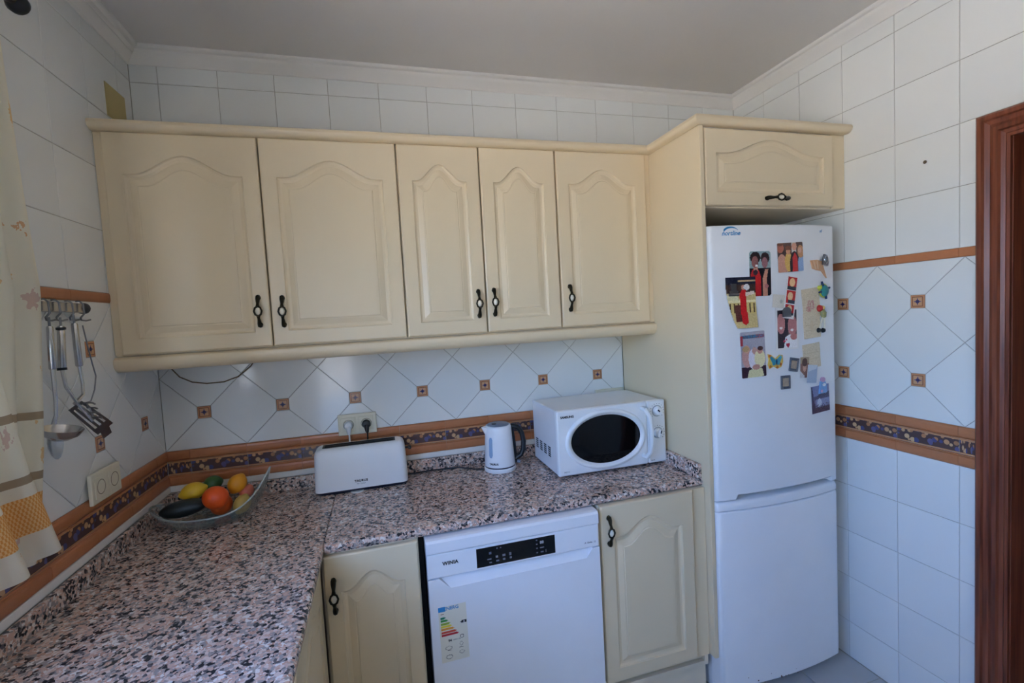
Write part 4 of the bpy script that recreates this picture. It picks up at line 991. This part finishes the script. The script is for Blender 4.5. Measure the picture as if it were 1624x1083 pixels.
obj('handle_spine', tube([K(.054, 1.062), K(.0605, 1.0), K(.063, .95), K(.064, .910)], [.012, .012, .012, .012], 10), black_pl, k_, smooth=True)
obj('switch', tube([K(.066, .914), K(.088, .910)], [.006, .008], 8), grey_lid, k_, smooth=True)
ga = math.radians(-118)
def cyl_patch(a0, a1, z0, z1, ro, n=8):
    def R_(z): return np.interp(z, [.9055, .912, .96, 1.03, 1.066], [.066, .0665, .0635, .0595, .0575])+ro
    loops = []
    for j in range(9):
        z = z0+(z1-z0)*j/8; e = abs(j-4)/4; sh = .25*(max(0, e-.8)/.2)
        aa0, aa1 = a0+(a1-a0)*sh, a1-(a1-a0)*sh
        loops.append([(kx+R_(z)*math.cos(aa0+(aa1-aa0)*i/n), ky+R_(z)*math.sin(aa0+(aa1-aa0)*i/n), z) for i in range(n+1)] + [(kx+(R_(z)-.004)*math.cos(aa1-(aa1-aa0)*i/n), ky+(R_(z)-.004)*math.sin(aa1-(aa1-aa0)*i/n), z) for i in range(n+1)])
    return loft(loops)
ga = math.radians(-139)
obj('water_gauge', cyl_patch(ga-.14, ga+.14, .948, 1.034, .0009), blue_gl, k_, smooth=True)
th = math.radians(-127)
for i, chx in enumerate('TAURUS'):
    a = th+(i-2.5)*.105; me = text_mesh(chx, .0115, bold=.0004)
    me.transform(Matrix.Translation((kx+.0668*math.cos(a), ky+.0668*math.sin(a), .922)) @ Matrix.Rotation(a+PI/2, 4, 'Z') @ Matrix.Rotation(PI/2, 4, 'X'))
    obj('lettering', me, ink, k_)
obj('cord', tube([(kx-.066, ky+.01, ZT+.006), (kx-.10, ky+.03, ZT+.004), (1.12, -.045, ZT+.004), (1.0, -.034, ZT+.004), (.93, -.040, ZT+.004), (.90, -.036, ZT+.004)], .0034, 8), black_pl, k_, smooth=True)

# ------------------------------------------------------------------ glass bowl and fruit
bx, by = .212, -.226
b_ = None
def bowl_loop(s, lift, inset, n=56):
    """s = 0 at the foot .. 1 at the rim"""
    P = []
    for k in range(n):
        a = 2*PI*k/n; ca, sa = math.cos(a), math.sin(a)
        rim = .040+.118*max(0, ca)**4+.030*max(0, -ca)**3
        ax = .100+(.087+.010*max(0, ca)**3)*s**.8-inset; ay = .078+.036*s**.7-inset
        P.append((bx+ax*ca, by+ay*sa*(1-.22*s*abs(ca)**3), ZT+.0005+lift+rim*s**1.7))
    return P
S = [0, .2, .4, .6, .8, .93, 1]
loops = [bowl_loop(s, 0, 0) for s in S] + [bowl_loop(1, .003, .002)] + [bowl_loop(s, .005, .005) for s in S[::-1]]
bw = wthing('fruit_bowl', 'oval clear glass bowl with one raised pointed end, holding fruit', 'bowl', (bx, by, ZT))
obj('bowl_wall', loft(loops), bowl_glass, bw, smooth=True)
rim_pts = bowl_loop(1, .003, .002); obj('bowl_rim', tube(rim_pts+[rim_pts[0]], .0036, 8, cap=False), rim_glass, bw, smooth=True)
def fruit(name, label, cat, u, v, y, rx, rz, ang, rgb, rgb2, stem=None, nub=0., n=14, zmin=None):
    p = at(u, v, y=y)
    if zmin is not None: p.z = max(p.z, zmin)
    f = wthing(name, label, cat, p, 'fruit in the glass bowl')
    prof_ = []
    for k in range(n+1):
        a = -PI/2+PI*k/n; r_ = rz*math.cos(a)*(1+.0*math.sin(a)); h_ = rx*math.sin(a)
        if nub: h_ += nub*math.copysign(max(0, abs(math.sin(a))-.9)/.1, math.sin(a))
        prof_.append((max(r_, .0003), h_))
    R_ = Matrix.Translation(p) @ Matrix.Rotation(ang[0], 4, 'Z') @ Matrix.Rotation(ang[1], 4, 'Y')
    mt = pmat(name+'_skin_'+str(u), rgb, .42, bump=.35, bscale=420, noise_col=rgb2, nscale=26)
    obj('skin', place(lathe(prof_, 22), R_), mt, f, smooth=True)
    if stem:
        obj('stem_end', place(lathe([(.0001, -.002), (.0042, -.0015), (.0046, .0005), (.0001, .0012)], 8), R_ @ Matrix.Translation((0, 0, rx*.985))), pmat('stem_green', (96, 104, 50), .7), f, smooth=True)
fruit('orange', 'bright red-orange mandarin on top at the front of the glass bowl', 'fruit', 342, 789, -.283, .0385, .0415, (.9, .62), (240, 96, 28), (226, 74, 22), stem=1)
fruit('orange', 'orange seen through the front glass at the bottom of the bowl', 'fruit', 352, 811, -.206, .0365, .0365, (0, .3), (232, 104, 40), (214, 84, 30), stem=1, zmin=ZT+.0435)
fruit('lemon', 'bright yellow lemon lying behind the dark avocado in the bowl', 'fruit', 306.5, 779, -.196, .040, .031, (.2, 1.35), (240, 196, 50), (228, 178, 40), nub=.006)
fruit('lime', 'dark green lime at the back of the glass bowl', 'fruit', 338, 766, -.158, .031, .027, (.1, 1.4), (62, 98, 42), (48, 80, 34), nub=.003)
fruit('lemon', 'orange-yellow lemon at the raised end of the glass bowl', 'fruit', 376.5, 766.5, -.20, .034, .031, (.5, .6), (240, 164, 40), (228, 146, 30), nub=.004)
fruit('lemon', 'pale green-yellow lemon seen through the glass under the raised end', 'fruit', 384, 799, -.226, .033, .028, (.6, .5), (206, 172, 92), (186, 152, 74), nub=.004, zmin=ZT+.040)
fruit('peach', 'small pinkish peach behind the raised end of the glass bowl', 'fruit', 391, 778, -.190, .025, .026, (0, .2), (208, 120, 84), (190, 92, 76), stem=1)
fruit('avocado', 'long blackish avocado lying at the low end of the glass bowl', 'fruit', 291, 806, -.255, .070, .029, (.12, 1.50), (46, 48, 44), (28, 30, 28), nub=.002, zmin=ZT+.035)

# ------------------------------------------------------------------ utensil rail on the left wall
rl = wthing('utensil_rail', 'steel hanging rail with dark round end cap on the window wall', 'rail', (.03, -.7, 1.64))
obj('bar', B(.020, .034, -1.02, -.502, 1.6215, 1.6475, r=.003), steel, rl)
obj('end_cap', lathe([(.0001, -.012), (.011, -.008), (.0155, .0), (.0155, .012), (.0001, .012)], 14, (.027, -.500, 1.634), 'Y'), pmat('dark_cap', (58, 54, 52), .4), rl, smooth=True)
for y in (-.56, -.95): obj('bracket', B(-.002+.001, .021, y-.012, y+.012, 1.624, 1.645, r=.002, seg=1), steel_d, rl)
def utensil(name, label, u, hook_v=492):
    y = at(u, hook_v, x=.04).y
    o = wthing(name, label, 'utensil', (.04, y, 1.61), 'steel utensils on the wall rail')
    obj('hook', tube([(.026, y, 1.652), (.034, y+.001, 1.653), (.041, y+.002, 1.645), (.042, y+.002, 1.618), (.036, y-.004, 1.607), (.040, y-.010, 1.600), (.046, y-.001, 1.5985), (.050, y+.012, 1.601)], .0024, 7), steel_d, o, smooth=True)
    return o, y
def grip(o, y0, y1, z0, z1, r, rings=False, x=.044):
    obj('hang_loop', tube([(x, y0, z0+.022), (x, y0, z0)], .0028, 7), steel_d, o, smooth=True)
    obj('handle', tube([(x, y0, z0), (x, y0+(y1-y0)*.03, z0-.003), (x, y0+(y1-y0)*.97, z1+.003), (x, y1, z1)], [r*.75, r, r*1.12, r*.9], 14), steel, o, smooth=True)
    if rings:
        for f in (.06, .99):
            q = Vector((x, y0+(y1-y0)*f, z0+(z1-z0)*f)); obj('handle_ring', tube([q+Vector((0, 0, .003)), q-Vector((0, 0, .003))], r*1.28, 14), black_pl, o, smooth=True)
# serving spoon, partly behind the curtain
o, y = utensil('serving_spoon', 'steel serving spoon half hidden by the curtain edge', 76)
grip(o, y-.008, y-.014, 1.585, 1.478, .0068)
obj('shaft', tube([(.044, y-.014, 1.482), (.044, y-.016, 1.40), (.040, y-.014, 1.365), (.036, y-.020, 1.34)], [.005, .0045, .004, .006], 8), steel, o, smooth=True)
obj('spoon_head', place(lathe([(.0003, -.010), (.016, -.008), (.026, -.001), (.028, .002), (.025, .001), (.015, -.005), (.0003, -.007)], 16, (0, 0, 0), 'X'), Matrix.Translation((.036, y-.020, 1.30)) @ Matrix.Diagonal((1, 1, 1.6, 1))), steel, o, smooth=True)
# ladle
o, y = utensil('ladle', 'steel ladle with ringed handle and round bowl on the wall rail', 93)
grip(o, y-.006, y-.020, 1.585, 1.475, .0080, True)
q = at(104, 686, x=.075)
obj('shaft', tube([(.044, y-.020, 1.478), (.046, y-.016, 1.43), (.056, y+.006, 1.38), (.072, y+.030, 1.33), (.078, y+.030, q.z+.018)], [.0045, .004, .0038, .0038, .005], 8), steel, o, smooth=True)
obj('ladle_bowl', place(lathe([(.0003, -.030), (.018, -.027), (.034, -.016), (.042, 0), (.0405, 0), (.033, -.014), (.017, -.0245), (.0003, -.0275)], 24), Matrix.Translation((.072, q.y-.006, q.z+.012)) @ Matrix.Rotation(.25, 4, 'Y')), steel, o, smooth=True)
# slotted turner
o, y = utensil('slotted_turner', 'steel slotted turner with tilted blade beside the ladle', 114)
grip(o, y-.004, y-.002, 1.592, 1.476, .0074)
p0 = at(119, 643, x=.040); p1 = at(178, 688, x=.045)
obj('shaft', tube([(.044, y-.002, 1.478), (.045, y+.002, 1.43), (.046, y-.002, 1.40), (.040, p0.y, p0.z+.004)], [.0045, .004, .004, .0055], 8), steel, o, smooth=True)
ax = (p1-p0); L_ = ax.length; ax.normalize(); sd = Vector((.60, .10, .75)); sd = (sd-ax*sd.dot(ax)).normalized(); nn = ax.cross(sd)
def bl3(a, s, t): return p0+ax*a+sd*s+nn*t
def bar(a0, a1, s0, s1, w_): return loft([[bl3(a0, s0-w_, -.0008), bl3(a0, s0+w_, -.0008), bl3(a0, s0+w_, .0008), bl3(a0, s0-w_, .0008)], [bl3(a1, s1-w_, -.0008), bl3(a1, s1+w_, -.0008), bl3(a1, s1+w_, .0008), bl3(a1, s1-w_, .0008)]])
obj('blade', join(bar(0, .012, 0, .0, .0175), *[bar(.010, L_*.66, s*.0095, s*.012, .0034) for s in (-1.55, -.5, .55, 1.6)], bar(L_*.66, L_*.80, 0, 0, .0225), bar(L_*.80, L_*.96, -.002, -.010, .0125)), steel_d, o)
# thin wire whisk hanging at the end of the rail
o, y = utensil('wire_skimmer', 'thin wire-handled skimmer hanging at the rail end by the cabinet', 131)
pts = [at(*q, x=.062) for q in ((131, 516), (138, 545), (146, 575), (152, 596), (150, 618), (144, 636))]
obj('wire_handle', tube(pts, .0017, 7), steel_d, o, smooth=True)
c0 = at(146, 652, x=.082)
obj('wire_head', join(*[tube([Vector((.078+.004*i, c0.y-.020, c0.z+.026-.013*i)), Vector((.084+.004*i, c0.y, c0.z+.022-.013*i)), Vector((.080+.004*i, c0.y+.020, c0.z+.016-.013*i))], .0024, 6) for i in range(4)], tube([pts[-1], Vector((.079, c0.y-.014, c0.z+.026)), Vector((.092, c0.y-.014, c0.z-.015))], .002, 6)), steel_d, o, smooth=True)

# ------------------------------------------------------------------ small wall items
tag(obj('cover_plate', B(-.0015, .0025, -.186, -.056, 2.290, 2.402, r=.001, seg=1), pmat('beige_plate', (196, 178, 118), .6)), 'plain beige cover plate on the window wall above the cabinets', 'plate')
wp = [at(272, 585, y=-.012), at(285, 598, y=-.012), at(305, 606, y=-.012), at(328, 608, y=-.012), at(355, 605.5, y=-.012), at(378, 597, y=-.012), at(398, 580, y=-.012)]
wp = [wp[0]+Vector((-.02, .004, .035))]+wp+[wp[-1]+Vector((.02, .004, .03))]
tag(obj('loose_wire', tube(wp, .0024, 7), rub_brown, smooth=True), 'thin tan wire looping down from under the wall cabinets', 'wire')
hp_ = at(1467, 257, x=W)
tag(obj('wall_plug', place(lathe([(.0001, -.003), (.0045, -.003), (.006, -.0008), (.006, .001), (.0001, .001)], 10, (0, 0, 0), 'X'), Matrix.Translation((W+.0, hp_.y, hp_.z)) @ Matrix.Identity(4)), pmat('plug_brown', (92, 74, 52), .7)), 'tiny brown screw plug in the white tiles near the door', 'plug')

# ------------------------------------------------------------------ curtain and rod
rod = wthing('curtain_rod', 'dark curtain rod with ball finial above the window', 'rod', (.10, -1.6, 2.30))
fp = at(30, 8, x=.10)
obj('pole', tube([(.10, fp.y-.02, fp.z), (.10, -2.6, fp.z)], .011, 12), black_pl, rod, smooth=True)
obj('finial', lathe([(.0001, .022), (.012, .018), (.021, .006), (.022, -.004), (.016, -.016), (.009, -.021), (.013, -.026), (.013, -.034), (.0001, -.036)], 18, (.10, fp.y-.004, fp.z), 'Y'), black_pl, rod, smooth=True)
for y in (-1.08, -2.45): obj('bracket', B(-.001, .105, y-.007, y+.007, fp.z-.020, fp.z-.006, r=.003, seg=1), black_pl, rod)
def cloth(name, parent, edge, width, xbase, folds, z_top, hem, u_off, amp):
    """hanging cloth: edge(z) = y of its near edge, width(z) gathered width, hem(t) = z of the bottom edge"""
    NU, NV = 60, 46; bm = bmesh.new(); uvl = bm.loops.layers.uv.new('UVMap'); g = []; info = {}
    for j in range(NV+1):
        row = []
        for i in range(NU+1):
            t = i/NU; zb = hem(t); z = z_top+(zb-z_top)*j/NV
            ph = folds*2*PI*t+.6*math.sin(3*z); k = amp(z)
            y = edge(z)-width(z)*t+.4*k*math.sin(2*ph)*.3
            x = xbase(z, t)+k*math.sin(ph)
            v = bm.verts.new((x, y, z)); row.append(v); info[v] = (u_off+t*.62, (z-zb))
        g.append(row)
    for j in range(NV):
        for i in range(NU):
            f = bm.faces.new((g[j][i], g[j][i+1], g[j+1][i+1], g[j+1][i]))
            for lo in f.loops: lo[uvl].uv = info[lo.vert]
    return obj(name, bm, curtain_m, parent, smooth=True)
cu = wthing('curtain', 'sheer cream curtain with orange leaf print, taupe stripes and gingham hem', 'curtain', (.12, -1.0, 1.1))
zz = [1.08, 1.15, 1.33, 1.66, 1.876, 2.18, 2.32]; ee = [-.955, -.918, -.872, -.822, -.844, -.866, -.872]
cloth('drape', cu, lambda z: float(np.interp(z, zz, ee)), lambda z: float(np.interp(z, [1.1, 1.7, 2.3], [.30, .34, .26])), lambda z, t: .112, 4.2, fp.z-.0125, lambda t: 1.105+.03*t, 0., lambda z: float(np.interp(z, [1.1, 2.3], [.020, .012])))
cloth('front_fold', cu, lambda z: float(np.interp(z, [1.12, 1.3, 1.5, 1.8, 2.3], [-.925, -.985, -1.03, -1.03, -1.0])), lambda z: float(np.interp(z, [1.1, 1.5, 2.3], [.22, .20, .16])), lambda z, t: .155, 2.3, fp.z-.0125, lambda t: 1.128-.02*t, .7, lambda z: float(np.interp(z, [1.1, 2.3], [.016, .008])))
